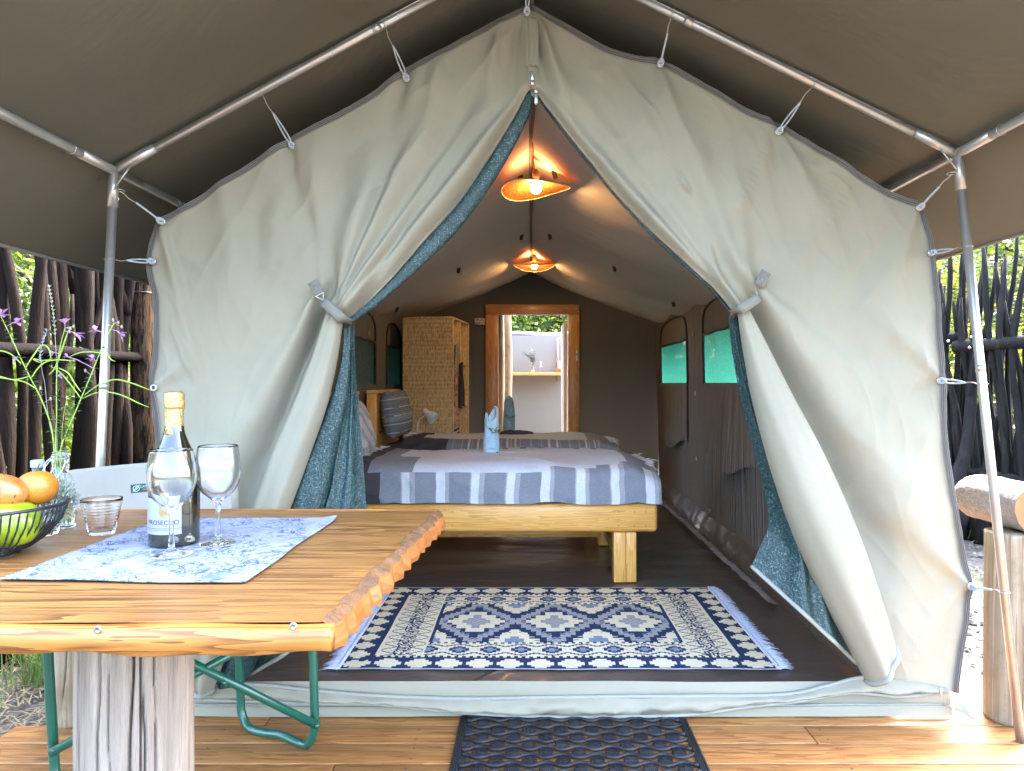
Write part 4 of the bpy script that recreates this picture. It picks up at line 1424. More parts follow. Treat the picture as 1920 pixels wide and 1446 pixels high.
# ------------------------------------------------------------------ rug
rug = thing('kilim_rug', 'navy and cream kilim rug with diamond pattern and pale fringes on the groundsheet', 'rug', (.1, 3.0, FZ))
RX0, RX1, RY0, RY1 = -.688, .886, 2.505, 3.512
NXR, NYR = 226, 144
NAVY, CREAM, LBLUE, TAUPE = (.008, .026, .088), (.84, .76, .53), (.24, .29, .39), (.48, .43, .37)
def step(a, q=2):
    return math.floor(abs(a) / q) * q
def rug_col(u, v):
    i, j = int(u * NXR), int(v * NYR)
    l, r = i, NXR - 1 - i
    f, b_ = j, NYR - 1 - j
    ex, ey = min(l, r), min(f, b_)
    if ex < 1 or ey < 1:
        return (.75, .76, .78)
    bw, bh = 12, 15
    if ey < bh and ex >= 0 and (ey < bh and (ex > bw or ey < ex)):
        cx = (i % 16) - 7.5
        cy = ey - 7.5
        return CREAM if step(cx, 1) * .95 + step(cy, 2) * 1.1 < 6.4 else NAVY
    if ex < bw:
        cy = (j % 13) - 6
        cx = ex - 5.5
        return CREAM if step(cx, 2) * 1.15 + step(cy, 1) * 1.1 < 6.0 else NAVY
    if ex < bw + 3:
        return NAVY
    if ey < bh + 3:
        return NAVY if (ey < bh + 1 or (i // 2) % 2) else CREAM
    fx, fy = ex - (bw + 3), ey - (bh + 3)
    sw_, bh2 = 26, 20
    if fx < sw_:
        # zigzag end panels
        cy = (j % 10) - 5
        x = fx - sw_ / 2
        q = (abs(x) + 2.1 * abs(cy)) % 13
        k = (N3(i * .9, j * .9, 4) + 1) / 2
        if abs(x) < 12 and (q < 1.6 or (abs(x) < 5 and k > .5)):
            return NAVY
        if 5.5 < q < 7 and abs(x) < 9:
            return LBLUE
        return CREAM
    if fy < bh2:
        if fy >= bh2 - 2:
            return NAVY if (i // 2) % 2 else CREAM
        cx = (i % 17) - 8
        cy = fy - 8.5
        d = step(cx, 2) * .85 + step(cy, 1) * 1.0
        if d < 2.5:
            return LBLUE
        if d < 5:
            return NAVY
        zz = abs(abs(cy) - (8.2 - abs(cx) * .45))
        if zz < .75:
            return NAVY
        return CREAM if d > 6 or (i + j) % 3 else TAUPE
    # central field with three big medallions
    x0, x1 = bw + 3 + sw_, NXR - (bw + 3 + sw_)
    y0, y1 = bh + 3 + bh2, NYR - (bh + 3 + bh2)
    if i - x0 < 2 or x1 - i <= 2:
        return NAVY
    W3, Hh = (x1 - x0) / 3, (y1 - y0)
    k = min(2, int((i - x0) / W3))
    dx = step(i - (x0 + (k + .5) * W3), 3)
    dy = step(j - (y0 + y1) / 2, 3)
    t = dx / (W3 / 2) + dy / (Hh / 2)
    if t > 1.02:
        # corner half-flowers
        cx = min(abs(i - (x0 + k * W3)), abs(i - (x0 + (k + 1) * W3)))
        cy = min(j - y0, y1 - j)
        t2 = step(cx, 3) / (W3 / 2) + step(cy, 3) / (Hh / 2)
        if t2 < .22:
            return LBLUE
        if t2 < .62 - .10 * ((int(cx) // 4 + int(cy) // 4) % 2):
            return CREAM
        return NAVY
    if t > .80:
        return TAUPE if (i + j) % 3 else LBLUE
    if t > .72:
        return LBLUE if (i + 2 * j) % 3 else NAVY
    dd = .58 + .09 * (1 if (dx // 6 + dy // 6) % 2 == 0 else -1)
    if t < .17:
        return TAUPE if (i * 3 + j) % 4 else LBLUE
    if t < .27:
        return LBLUE if (i + j) % 2 else TAUPE
    if t < dd:
        return CREAM
    return NAVY
def rug_z(x, y):
    z = (floor_z(x, y) - floor_ridge(x, y)) * .35 + (FZ + .004) * .65 + floor_ridge(x, y) * .25 + .006
    z = max(z, floor_z(x, y) - floor_ridge(x, y) * .5 + .003)
    e = min(x - RX0, RX1 - x, y - RY0)
    return z + .003 * max(0, N3(x * 7, y * 3, 4)) + .004 * max(0, N3(x * 5, 1, 9)) * sstep(.05, 0, y - RY0)
def rug_pt(u, v):
    x, y = lerp(RX0, RX1, u), lerp(RY0, RY1, v)
    x += .006 * N3(y * 3, 0, 3) * abs(u - .5) * 2
    y += .012 * N3(x * 2.2, 5, 3) * (1 - v) + -.5 * floor_ridge(x, y) * (1 - v) + .006 * N3(x * 4, 8, 1) * v
    return (x, y, rug_z(x, y))
rgm = MB()
rgm.grid(rug_pt, NXR, NYR, col=rug_col)
rgm.obj('woven_field', mbasic('kilim_wool', (1, 1, 1), .95, var=.12, vscale=90, vcol=True, bmp=.5, bscale=500, rnd=False), rug, thick=0)
M['fringe'] = mbasic('pale_fringe', (.52, .56, .68), .9, var=.2, vscale=80)
rd = random.Random(2)
for s, xe, u in ((-1, RX0, 0), (1, RX1, 1)):
    fm_ = MB()
    for k in range(190):
        v = (k + rd.uniform(-.3, .3)) / 190
        a = Vector(rug_pt(u, clamp(v)))
        clump = math.sin(k * .33) * .006
        L = rd.uniform(.045, .068)
        tip = a + Vector((s * L, rd.uniform(-.010, .010) + clump, 0))
        tip.z = floor_z(tip.x, tip.y) + .004
        md = a.lerp(tip, .5) + Vector((0, rd.uniform(-.003, .003), .006))
        fm_.tube([a + Vector((0, 0, .001)), md, tip], [.0026, .0024, .0012], 4)
    kind(fm_.obj('fringe', M['fringe'], rug), 'stuff')
    sl_ = MB().tube([Vector(rug_pt(u, k / 60)) + Vector((s * .003, 0, .002)) for k in range(61)], .0045, 6)
    sl_.obj('bound_edge', M['fringe'], rug)
# ------------------------------------------------------------------ things on the table
def onT(px, d):
    return Vector(((px - CX) / F * d, d, TZ))
# place mat
pmx0, pmx1, pmy0, pmy1 = -.872, -.462, 1.150, 1.678
m, nt, b = newmat('blue_line_print')
v = coords(nt, (1, 1, 1), False)
wp = nd(nt, 'ShaderNodeTexNoise', {'Vector': v, 'Scale': 9., 'Detail': 2})
wv = nd(nt, 'ShaderNodeVectorMath', {0: wp.outputs['Color'], 1: (.10, .10, .0)}, operation='MULTIPLY')
v2 = nd(nt, 'ShaderNodeVectorMath', {0: v, 1: wv.outputs[0]}, operation='ADD')
fac = None
for scl, wd in ((17., .016), (31., .022), (52., .03)):
    nz = nd(nt, 'ShaderNodeTexNoise', {'Vector': v2.outputs[0], 'Scale': scl, 'Detail': 1.5, 'Distortion': 1.2})
    sb = nd(nt, 'ShaderNodeMath', {0: nz.outputs[0], 1: .5}, operation='SUBTRACT')
    ab = nd(nt, 'ShaderNodeMath', {0: sb.outputs[0]}, operation='ABSOLUTE')
    r_ = ramp(nt, ab.outputs[0], [(wd * .45, 1), (wd, 0)])
    if fac is None:
        fac = r_
    else:
        fac = nd(nt, 'ShaderNodeMath', {0: fac, 1: r_}, operation='MAXIMUM').outputs[0]
soft = nd(nt, 'ShaderNodeTexNoise', {'Vector': v2.outputs[0], 'Scale': 26., 'Detail': 2})
sf = ramp(nt, soft.outputs[0], [(.50, (.245, .252, .262)), (.64, (.175, .205, .25))])
msk = nd(nt, 'ShaderNodeTexNoise', {'Vector': v, 'Scale': 14., 'Detail': 1})
mk = ramp(nt, msk.outputs[0], [(.38, .15), (.52, 1)])
ff = nd(nt, 'ShaderNodeMath', {0: fac, 1: mk}, operation='MULTIPLY')
mx = nd(nt, 'ShaderNodeMix', {0: ff.outputs[0], 6: sf, 7: (.022, .055, .15, 1)}, data_type='RGBA')
nt.links.new(mx.outputs[2], b.inputs['Base Color'])
b.inputs['Roughness'].default_value = .85
M['print'] = m
pmm = MB()
def pm_fn(u, v):
    x = lerp(pmx0, pmx1, u) + .004 * math.sin(v * 9) * abs(u - .5)
    y = lerp(pmy0, pmy1, v) + .006 * math.sin(u * 5 + 1) * (1 - v) - .01 * u * (1 - v)
    z = TZ + .0045 + .0015 * N3(x * 9, y * 9, 1) + .006 * sstep(.9, 1, u) * sstep(.92, 1, v) + .002 * max(0, N3(x * 20, y * 3, 4))
    return (x, y, z)
pmm.grid(pm_fn, 50, 60)
tag(pmm.obj('place_mat', M['print'], at=(-.67, 1.4, TZ), thick=.002), 'white place mat printed with blue line flowers under the bottle', 'place mat')

# prosecco bottle
bx, by = -.711, 1.405
bot = thing('prosecco_bottle', 'dark prosecco bottle with gold foil neck behind the wine glasses', 'bottle', (bx, by, TZ + .006))
BZ = TZ + .0065
prof = [(.0, 0), (.036, 0), (.0445, .004), (.0465, .012), (.0465, .120), (.0455, .140), (.041, .162), (.033, .184), (.0245, .205), (.0190, .222), (.0165, .240)]
MB().lathe(cr([Vector((r, 0, z)) for r, z in prof], 44) and [(p.x, p.z) for p in cr([Vector((r, 0, z)) for r, z in prof], 60)], (bx, by, BZ), 48).obj('body', M['greenglass'], bot)
fp = [(.0172, .226), (.0172, .240), (.0168, .262), (.0170, .268), (.0185, .271), (.0190, .278), (.0188, .292), (.0175, .299), (.012, .3025), (0, .303)]
def crink(q, an):
    k = 1 + .035 * N3(math.cos(an) * 4, math.sin(an) * 4, q.z * 130) * (1 if q.z > .262 else .25)
    return Vector((q.x * k, q.y * k, q.z))
fpd = [(p.x, p.z) for p in cr([Vector((r, 0, z)) for r, z in fp], 50)]
MB().lathe(fpd, (bx, by, BZ), 40, crink).obj('gold_foil', M['gold'], bot)
MB().lathe([(.0200, .216), (.0188, .222), (.0178, .2265)], (bx, by, BZ), 40).obj('foil_band', M['foilband'], bot)
MB().lathe([(.0212, .2135), (.0202, .2158)], (bx, by, BZ), 40).obj('gold_line', M['gold'], bot)
def cyl(r, z0, a0):
    return lambda x, y: Vector((bx + r * math.sin(a0 + x / r), by - r * math.cos(a0 + x / r), BZ + z0 + y))
A0 = -.53 + .30        # label faces slightly to the side of the eye line
f_ = cyl(.0478, 0, A0)
lm = MB().grid(lambda u, v: f_(lerp(-.034, .046, u), lerp(.026, .096, v)), 30, 6)
lab = lm.obj('front_label', M['paper'], bot)
f2 = cyl(.0482, 0, A0)
text_mesh('PROSECCO', .0128, lambda x, y: f2(x + .010, y + .049), 'label_lettering', M['ink'], lab)
for z0, z1 in ((.0375, .0383), (.0345, .0350)):
    MB().grid(lambda u, v: f2(lerp(-.034, .046, u), lerp(z0, z1, v)), 24, 1).obj('label_rule', M['ink'], lab)
sh = MB()
pts = [(-.009, .104), (.009, .104), (.0085, .082)] + [(.0085 * math.cos(a), .070 + .0125 * -math.sin(a)) for a in [math.pi * k / 10 for k in range(0, 11)]] + [(-.0085, .082)]
sh.v = [f2(x + .014, y) for x, y in pts]
sh.f = [tuple(range(len(pts)))[::-1]]
sh.obj('label_shield', M['papergold'], lab, smooth=False)
f3 = cyl(.0486, 0, A0)
cm = MB()
for (x, y, r) in ((-.003, .068, .0035), (.003, .068, .0035), (0, .072, .003)):
    for k in range(12):
        a0, a1 = 2 * math.pi * k / 12, 2 * math.pi * (k + 1) / 12
        cm.quad(f3(.014 + x + r * math.cos(a0), y + r * math.sin(a0)), f3(.014 + x + r * math.cos(a1), y + r * math.sin(a1)), f3(.014 + x + r * .7 * math.cos(a1), y + r * .7 * math.sin(a1)), f3(.014 + x + r * .7 * math.cos(a0), y + r * .7 * math.sin(a0)))
cm.obj('label_crest', M['golddark'], lab, smooth=False)
fm3 = cyl(.0200, 0, A0 + .05)
md = MB()
md.v = [fm3(.0095 * math.cos(2 * math.pi * k / 28) + .001, .2205 + .0095 * math.sin(2 * math.pi * k / 28)) for k in range(28)]
md.f = [tuple(range(28))]
seal = md.obj('neck_seal', M['gold'], bot, thick=.0012)
sr = MB()
sr.tube([fm3(.0075 * math.cos(2 * math.pi * k / 24) + .001, .2205 + .0075 * math.sin(2 * math.pi * k / 24)) + Vector((0, -.0008, 0)) for k in range(24)], .0006, 5, closed=True)
sr.tube([fm3(-.002, .2165) + Vector((0, -.0008, 0)), fm3(.004, .2245) + Vector((0, -.0008, 0))], .0008, 5)
sr.obj('seal_relief', M['golddark'], seal)

# wine glasses
def wine_glass(c, k, label, first=None):
    if first is None:
        t = thing('wine_glass', label, 'wine glass', c, 'empty wine glasses on the place mat')
        outer = [(0, .0), (.033, .0), (.0345, .0012), (.033, .0026), (.020, .0048), (.010, .0085), (.0058, .014), (.0045, .024), (.0040, .045), (.0046, .066), (.0075, .080), (.016, .089), (.028, .100), (.0375, .116), (.0415, .134), (.0408, .152), (.0382, .172), (.0360, .190)]
        inner = [(.0350, .1908), (.0370, .172), (.0396, .152), (.0403, .134), (.0363, .117), (.0268, .1022), (.015, .0920), (.006, .0885), (0, .0880)]
        po = [(p.x, p.z) for p in cr([Vector((r, 0, z)) for r, z in outer], 90)]
        pi = [(p.x, p.z) for p in cr([Vector((r, 0, z)) for r, z in inner], 50)]
        MB().lathe(po + pi, c, 64).obj('glass_body', M['glass'], t)
    else:
        t = first.copy()
        C.objects.link(t)
        t.location = c
        t['label'] = label
        for ch in first.children:
            q = ch.copy()
            C.objects.link(q)
            q.parent = t
    t.scale = (k, k, k)
    return t
gz = TZ + .0078
g1 = wine_glass(Vector((-.666, 1.305, gz)), 1.02, 'nearer wine glass, standing right in front of the prosecco bottle')
wine_glass(Vector((-.618, 1.392, gz)), 1.02, 'farther wine glass, beside the bottle before the pale tent canvas', g1)

# ribbed tumblers
def tumbler(c, label, first=None):
    if first is None:
        t = thing('glass_tumbler', label, 'tumbler', c, 'ribbed glass tumblers')
        po = [(0, 0), (.0235, 0), (.0250, .002), (.0262, .0075)]
        n = 10
        for k in range(n):
            z0 = .009 + k * .0066
            r0 = .0264 + (z0 - .009) * .205
            po += [(r0 + .0004, z0), (r0 + .0018, z0 + .0028), (r0 + .0012, z0 + .0056)]
        po += [(.0402, .0755), (.0398, .0768), (.0388, .0764)]
        pi = [(.0375, .066), (.0240, .010), (.022, .008), (0, .0075)]
        MB().lathe(po + pi, c, 56).obj('glass_body', M['glass'], t)
        return t
    t = first.copy()
    C.objects.link(t)
    t.location = c
    t['label'] = label
    for ch in first.children:
        q = ch.copy()
        C.objects.link(q)
        q.parent = t
    return t
tb = tumbler(onT(191, 1.52), 'ribbed glass tumbler standing alone between the vase and the bottle')
tumbler(onT(84, 1.515), 'ribbed glass tumbler half hidden behind the black fruit bowl', tb)

# swing-top bottle used as a vase
vc = onT(112, 1.585)
vase = thing('glass_vase', 'clear swing-top bottle holding wildflowers beside the fruit bowl', 'vase', vc)
outer = [(0, 0), (.026, 0), (.0305, .003), (.0315, .010), (.0315, .078), (.0300, .094), (.0255, .110), (.0190, .123), (.0165, .134), (.0160, .146), (.0175, .152), (.0178, .160), (.0150, .166), (.0152, .172)]
inner = [(.0128, .172), (.0128, .150), (.0138, .132), (.0225, .110), (.0275, .092), (.0290, .076), (.0290, .010), (.026, .006), (0, .006)]
po = [(p.x, p.z) for p in cr([Vector((r, 0, z)) for r, z in outer], 70)] + [(p.x, p.z) for p in cr([Vector((r, 0, z)) for r, z in inner], 40)]
MB().lathe(po, vc, 48).obj('glass_body', M['glass'], vase)
MB().lathe([(0, .0062), (.0255, .0064), (.0286, .011), (.0286, .072), (0, .072)], vc, 40).obj('water', M['water'], vase)
wr = MB()
q = vc
for s in (-1, 1):
    wr.tube(cr([q + Vector((s * .0172, -.004, .158)), q + Vector((s * .022, -.016, .146)), q + Vector((s * .018, -.022, .128)), q + Vector((s * .008, -.026, .112))], 16), .0012, 6)
wr.torus(q + Vector((0, 0, .156)), (0, 0, 1), .0184, .0010, 24, 5)
wr.tube(cr([q + Vector((-.018, 0, .156)), q + Vector((-.030, -.006, .135)), q + Vector((-.038, -.010, .118)), q + Vector((-.036, -.012, .104))], 14), .0012, 6)
wr.obj('wire_bail', M['metal'], vase)

M['stem'] = mbasic('green_stem', (.24, .37, .05), .5, var=.2, vscale=30, transl=.15, tcol=(0.180, 0.270, 0.048))
M['leaf'] = mbasic('green_leaf', (.10, .19, .045), .5, var=.35, vscale=20, transl=.3, tcol=(0.120, 0.216, 0.036))
M['petal'] = mbasic('lilac_petal', (.50, .27, .47), .6, var=.25, vscale=60, transl=.3, tcol=(0.360, 0.210, 0.420))
M['bud'] = mbasic('pale_bud', (0.330, 0.276, 0.204), .6, var=.3, vscale=60, transl=.2)
M['seed'] = mbasic('pale_seed_head', (0.360, 0.330, 0.240), .8, var=.2, vscale=90, transl=.2)
M['silver'] = mbasic('silvery_seed_head', (0.330, 0.336, 0.342), .8, var=.2, vscale=90, transl=.2)
FD = 1.585
rdf = random.Random(12)
def fp_(x, y, dd=0):
    return P(x, y, FD + dd)
def leafm(m_, a, d, L, wd, droop=.2):
    d = d.normalized()
    s = d.cross(Vector((0, 0, 1)))
    s = (s.normalized() if s.length > .05 else Vector((1, 0, 0))) * wd
    md_ = a + d * L * .5 + Vector((0, 0, wd * .3))
    tip = a + d * L - Vector((0, 0, L * droop))
    i = len(m_.v)
    m_.v += [a, md_ + s, tip, md_ - s, md_ - Vector((0, 0, wd * .4))]
    m_.f += [(i, i + 1, i + 4), (i + 1, i + 2, i + 4), (i + 2, i + 3, i + 4), (i + 3, i, i + 4)]
def flower_stem(label, path, r, leaves=(), flowers=(), pods=(), buds=(), seeds=None, mat='stem', dd=0, grp='wildflower stems in the glass vase'):
    a = vc + Vector((rdf.uniform(-.012, .012), rdf.uniform(-.012, .012), .012))
    mouth = vc + Vector((rdf.uniform(-.006, .006), rdf.uniform(-.006, .006), .17))
    mp = fp_(*path[0])
    mouth = Vector((clamp(mp.x, vc.x - .009, vc.x + .009), mouth.y, mouth.z))
    pts = [a, a.lerp(mouth, .5), mouth] + [fp_(x, y, dd * (k + 1) / len(path)) for k, (x, y) in enumerate(path[1:])]
    t = thing('wildflower', label, 'wildflower', mouth, grp)
    c = cr(pts, 60)
    MB().tube(c, [lerp(r, r * .5, k / 59) for k in range(60)], 7).obj('stem', M[mat], t)
    if leaves:
        lm_ = MB()
        k0, k1, cnt, L = leaves
        for _ in range(cnt):
            k = int(lerp(k0, k1, rdf.random()) * 59)
            for _ in range(rdf.choice((2, 3, 3))):
                an = rdf.uniform(0, 6.28)
                leafm(lm_, c[k], Vector((math.cos(an), math.sin(an) * .6, rdf.uniform(.0, .5))), L * rdf.uniform(.6, 1.2), L * .15, .25)
        kind(lm_.obj('leaves', M['leaf'], t), 'stuff')
    for (x, y, s) in flowers:
        fm_ = MB()
        p = fp_(x, y, dd)
        k = min(range(60), key=lambda q: (c[q] - p).length + (1 if q < 25 else 0))
        d = (p - c[k])
        MB_ = fm_.tube([c[k], c[k].lerp(p, .6) + Vector((0, 0, .003)), p], [.0006, .0009, .0018], 6)
        n5 = d.normalized() if d.length > .004 else Vector((0, 0, 1))
        for a_ in range(5):
            an = a_ * 1.2566 + rdf.uniform(-.2, .2)
            o1_ = n5.orthogonal().normalized()
            o2_ = n5.cross(o1_)
            dr = (o1_ * math.cos(an) + o2_ * math.sin(an)) * .75 + n5 * .7
            leafm(fm_, p - n5 * .001, dr, .0138 * s * rdf.uniform(.8, 1.2), .0052 * s, .05)
        fm_.obj('flower', M['petal'], t)
    for pth in pods:
        MB().tube(cr([fp_(x, y, dd) for x, y in pth], 26), [lerp(.0011, .0015, min(1, k / 6)) if k < 20 else lerp(.0015, .0004, (k - 20) / 5) for k in range(26)], 6).obj('seed_pod', M['stem'], t)
    for (x, y) in buds:
        bm_ = MB()
        p = fp_(x, y, dd)
        bm_.sphere(p, .0024, 8, 6, (1, 1, 1.8))
        k = min(range(60), key=lambda q: (c[q] - p).length)
        bm_.tube([c[k], p], .0006, 5)
        bm_.obj('bud', M['bud'], t)
    if seeds:
        k0, mt = seeds
        sm_ = MB()
        for k in range(int(k0 * 59), 60):
            for _ in range(3):
                an = rdf.uniform(0, 6.28)
                leafm(sm_, c[k], Vector((math.cos(an) * .8, math.sin(an) * .8, 1)), rdf.uniform(.007, .012), .0022, .0)
        sm_.obj('seed_head', M[mt], t)
    return t
flower_stem('stem leaning farthest towards the fence, lilac flower at the frame edge', [(103, 848), (96, 800), (78, 750), (55, 705), (38, 670), (22, 635), (5, 600), (-6, 580)], .0019, (.35, .95, 26, .016), [(3, 590, 1.3), (32, 605, 1.1), (28, 672, .6)], [[(55, 706), (28, 712), (-4, 708), (-30, 712)], [(40, 682), (20, 664), (0, 658), (-20, 662)], [(66, 728), (45, 716), (18, 711), (-10, 703)], [(48, 690), (62, 668), (78, 648), (90, 652), (95, 668), (92, 676)], [(58, 710), (72, 690), (88, 678), (112, 675), (140, 677)]], [(95, 748), (76, 728)], dd=-.02)
flower_stem('tall dry grass stalk with a pale seed head', [(106, 848), (106, 760), (106, 690), (104, 640), (100, 590), (92, 540)], .0008, (), (), (), (), (.80, 'seed'), 'seed')
flower_stem('upright stem with a lilac flower, crossing the dark rail', [(108, 848), (106, 780), (106, 720), (108, 680), (114, 645), (122, 615)], .0017, (.35, .9, 18, .014), [(121, 606, 1.3), (146, 628, 1.2), (98, 663, .8), (112, 706, .7)], [[(110, 690), (128, 700), (142, 722), (152, 735)], [(74, 680), (62, 673), (80, 676), (96, 674)], [(92, 703), (104, 688), (118, 650), (128, 620)]], [(132, 616), (138, 612), (130, 622)])
flower_stem('stem leaning towards the steel pole with pink buds at its tip', [(116, 848), (124, 812), (138, 780), (155, 740), (172, 700), (190, 655), (205, 622), (214, 606)], .0018, (.35, .9, 28, .016), [(178, 620, 1.2), (226, 626, 1.4), (172, 672, 1.), (124, 668, .7)], [[(154, 748), (176, 738), (200, 735), (230, 742), (262, 757), (280, 764)], [(158, 741), (185, 722), (215, 712), (245, 718), (285, 733)], [(188, 662), (170, 660), (148, 662), (128, 670)], [(196, 650), (206, 672), (216, 678)], [(152, 748), (130, 718), (112, 698), (92, 685)]], [(212, 600), (222, 605), (204, 610), (228, 613), (160, 695)], dd=.03)
flower_stem('silvery grass stalk bending beside the dark rail', [(100, 848), (94, 800), (88, 760), (84, 720), (78, 690), (76, 660), (82, 636), (88, 622)], .0007, (), (), (), (), (.84, 'silver'), 'silver', -.01)
flower_stem('short leafy sprig low in the vase', [(114, 848), (117, 800), (121, 770), (126, 745)], .0012, (.42, 1., 16, .018), (), (), (), None, 'stem', -.02)

# fruit bowl of black wire
bc = Vector((-1.032, 1.330, TZ))
bowl = thing('fruit_bowl', 'black wire fruit bowl holding fruit at the table edge', 'bowl', bc)
def bowl_pt(an, v):
    prof = [(.052, .010), (.075, .014), (.100, .032), (.122, .060), (.134, .094)]
    t = v * 4
    i = min(int(t), 3)
    r, z = [lerp(prof[i][k], prof[i + 1][k], t - i) for k in (0, 1)]
    return bc + Vector((r * math.cos(an), r * math.sin(an), z))
MB().tube([bowl_pt(2 * math.pi * k / 72, 1) for k in range(72)], .0032, 8, closed=True).obj('rim', M['wire'], bowl)
MB().lathe([(.050, 0), (.054, .002), (.054, .012), (.050, .012), (.049, .002)], bc, 40).obj('foot_ring', M['wire'], bowl)
rib0 = None
for k in range(60):
    an = 2 * math.pi * k / 60
    m_ = MB().tube(cr([bowl_pt(an, v / 8) for v in range(9)], 12), .0017, 5)
    m_.obj('wire_rib', M['wire'], bowl)
M['apple'] = mbasic('green_apple', (0.198, 0.276, 0.007), .3, var=.22, vscale=16, coat=.5, dirt=((0.252, 0.252, 0.030), 90, .66, .74))
M['mango'] = mbasic('orange_mango', (0.432, 0.144, 0.027), .4, var=.2, vscale=25, coat=.3, dirt=((0.330, 0.036, 0.018), 22, .52, .66))
M['peach'] = mbasic('orange_fruit', (0.432, 0.150, 0.007), .4, var=.12, vscale=60, coat=.3, bmp=.3, bscale=300)
def fruit(name, label, c, r, sc_, mat, dent=.18, axis=None):
    c = Vector(c)
    t = thing(name, label, name.split('_')[-1], c)
    m_ = MB()
    def fn(u, v):
        an, ph = 2 * math.pi * u, math.pi * v
        rr = r * (1 + .03 * math.cos(5 * an) * math.sin(ph) ** 4 * (dent > .1))
        z = -r * sc_[2] * math.cos(ph) - (dent * r * math.exp(-((1 - v) / .16) ** 2)) + dent * .6 * r * math.exp(-(v / .14) ** 2)
        return c + (axis or Matrix.Identity(3)) @ Vector((rr * sc_[0] * math.sin(ph) * math.cos(an), rr * sc_[1] * math.sin(ph) * math.sin(an), z))
    m_.grid(fn, 36, 24, wrap=True)
    m_.obj('skin', mat, t)
    st_ = MB()
    top = c + (axis or Matrix.Identity(3)) @ Vector((0, 0, r * sc_[2] * (1 - dent)))
    st_.tube(cr([top, top + Vector((.002, 0, .008)), top + Vector((.008, -.003, .015))], 8), .0014, 6)
    st_.obj('stalk', M['bark'], t)
    return t
fruit('green_apple', 'shiny green apple in the wire bowl', (-.966, 1.312, TZ + .064), .048, (1, 1, .96), M['apple'])
fruit('green_apple', 'second green apple at the hidden side of the wire bowl', (-1.085, 1.33, TZ + .066), .044, (1, 1, .96), M['apple'])
fruit('ripe_mango', 'blushed orange mango lying on top of the green apple', (-1.002, 1.330, TZ + .122), .035, (1.45, 1.0, .92), M['mango'], .03, Matrix.Rotation(R(12), 3, 'Y'))
fruit('orange_fruit', 'round orange fruit behind the blushed mango', (-.962, 1.372, TZ + .122), .036, (1, 1, .95), M['peach'], .06)
fl2 = MB()
rd = random.Random(8)
for _ in range(420):
    u = Vector((rd.gauss(0, 1), rd.gauss(0, 1), rd.gauss(0, 1))).normalized() * rd.uniform(.5, 1)
    c = Vector((-.944, 1.405, TZ + .088)) + Vector((u.x * .034, u.y * .03, u.z * .048))
    leafm(fl2, c, Vector((u.x + rd.uniform(-.6, .6), u.y + rd.uniform(-.6, .6), u.z + rd.uniform(-.3, .8))), rd.uniform(.010, .02), .0022, 0)
tag(fl2.obj('flower_posy', mbasic('grey_green_posy', (.22, .26, .21), .8, var=.5, vscale=120, transl=.2), at=(-.972, 1.375, TZ + .03)), 'grey-green feathery posy tucked into the fruit bowl beside the vase', 'posy')

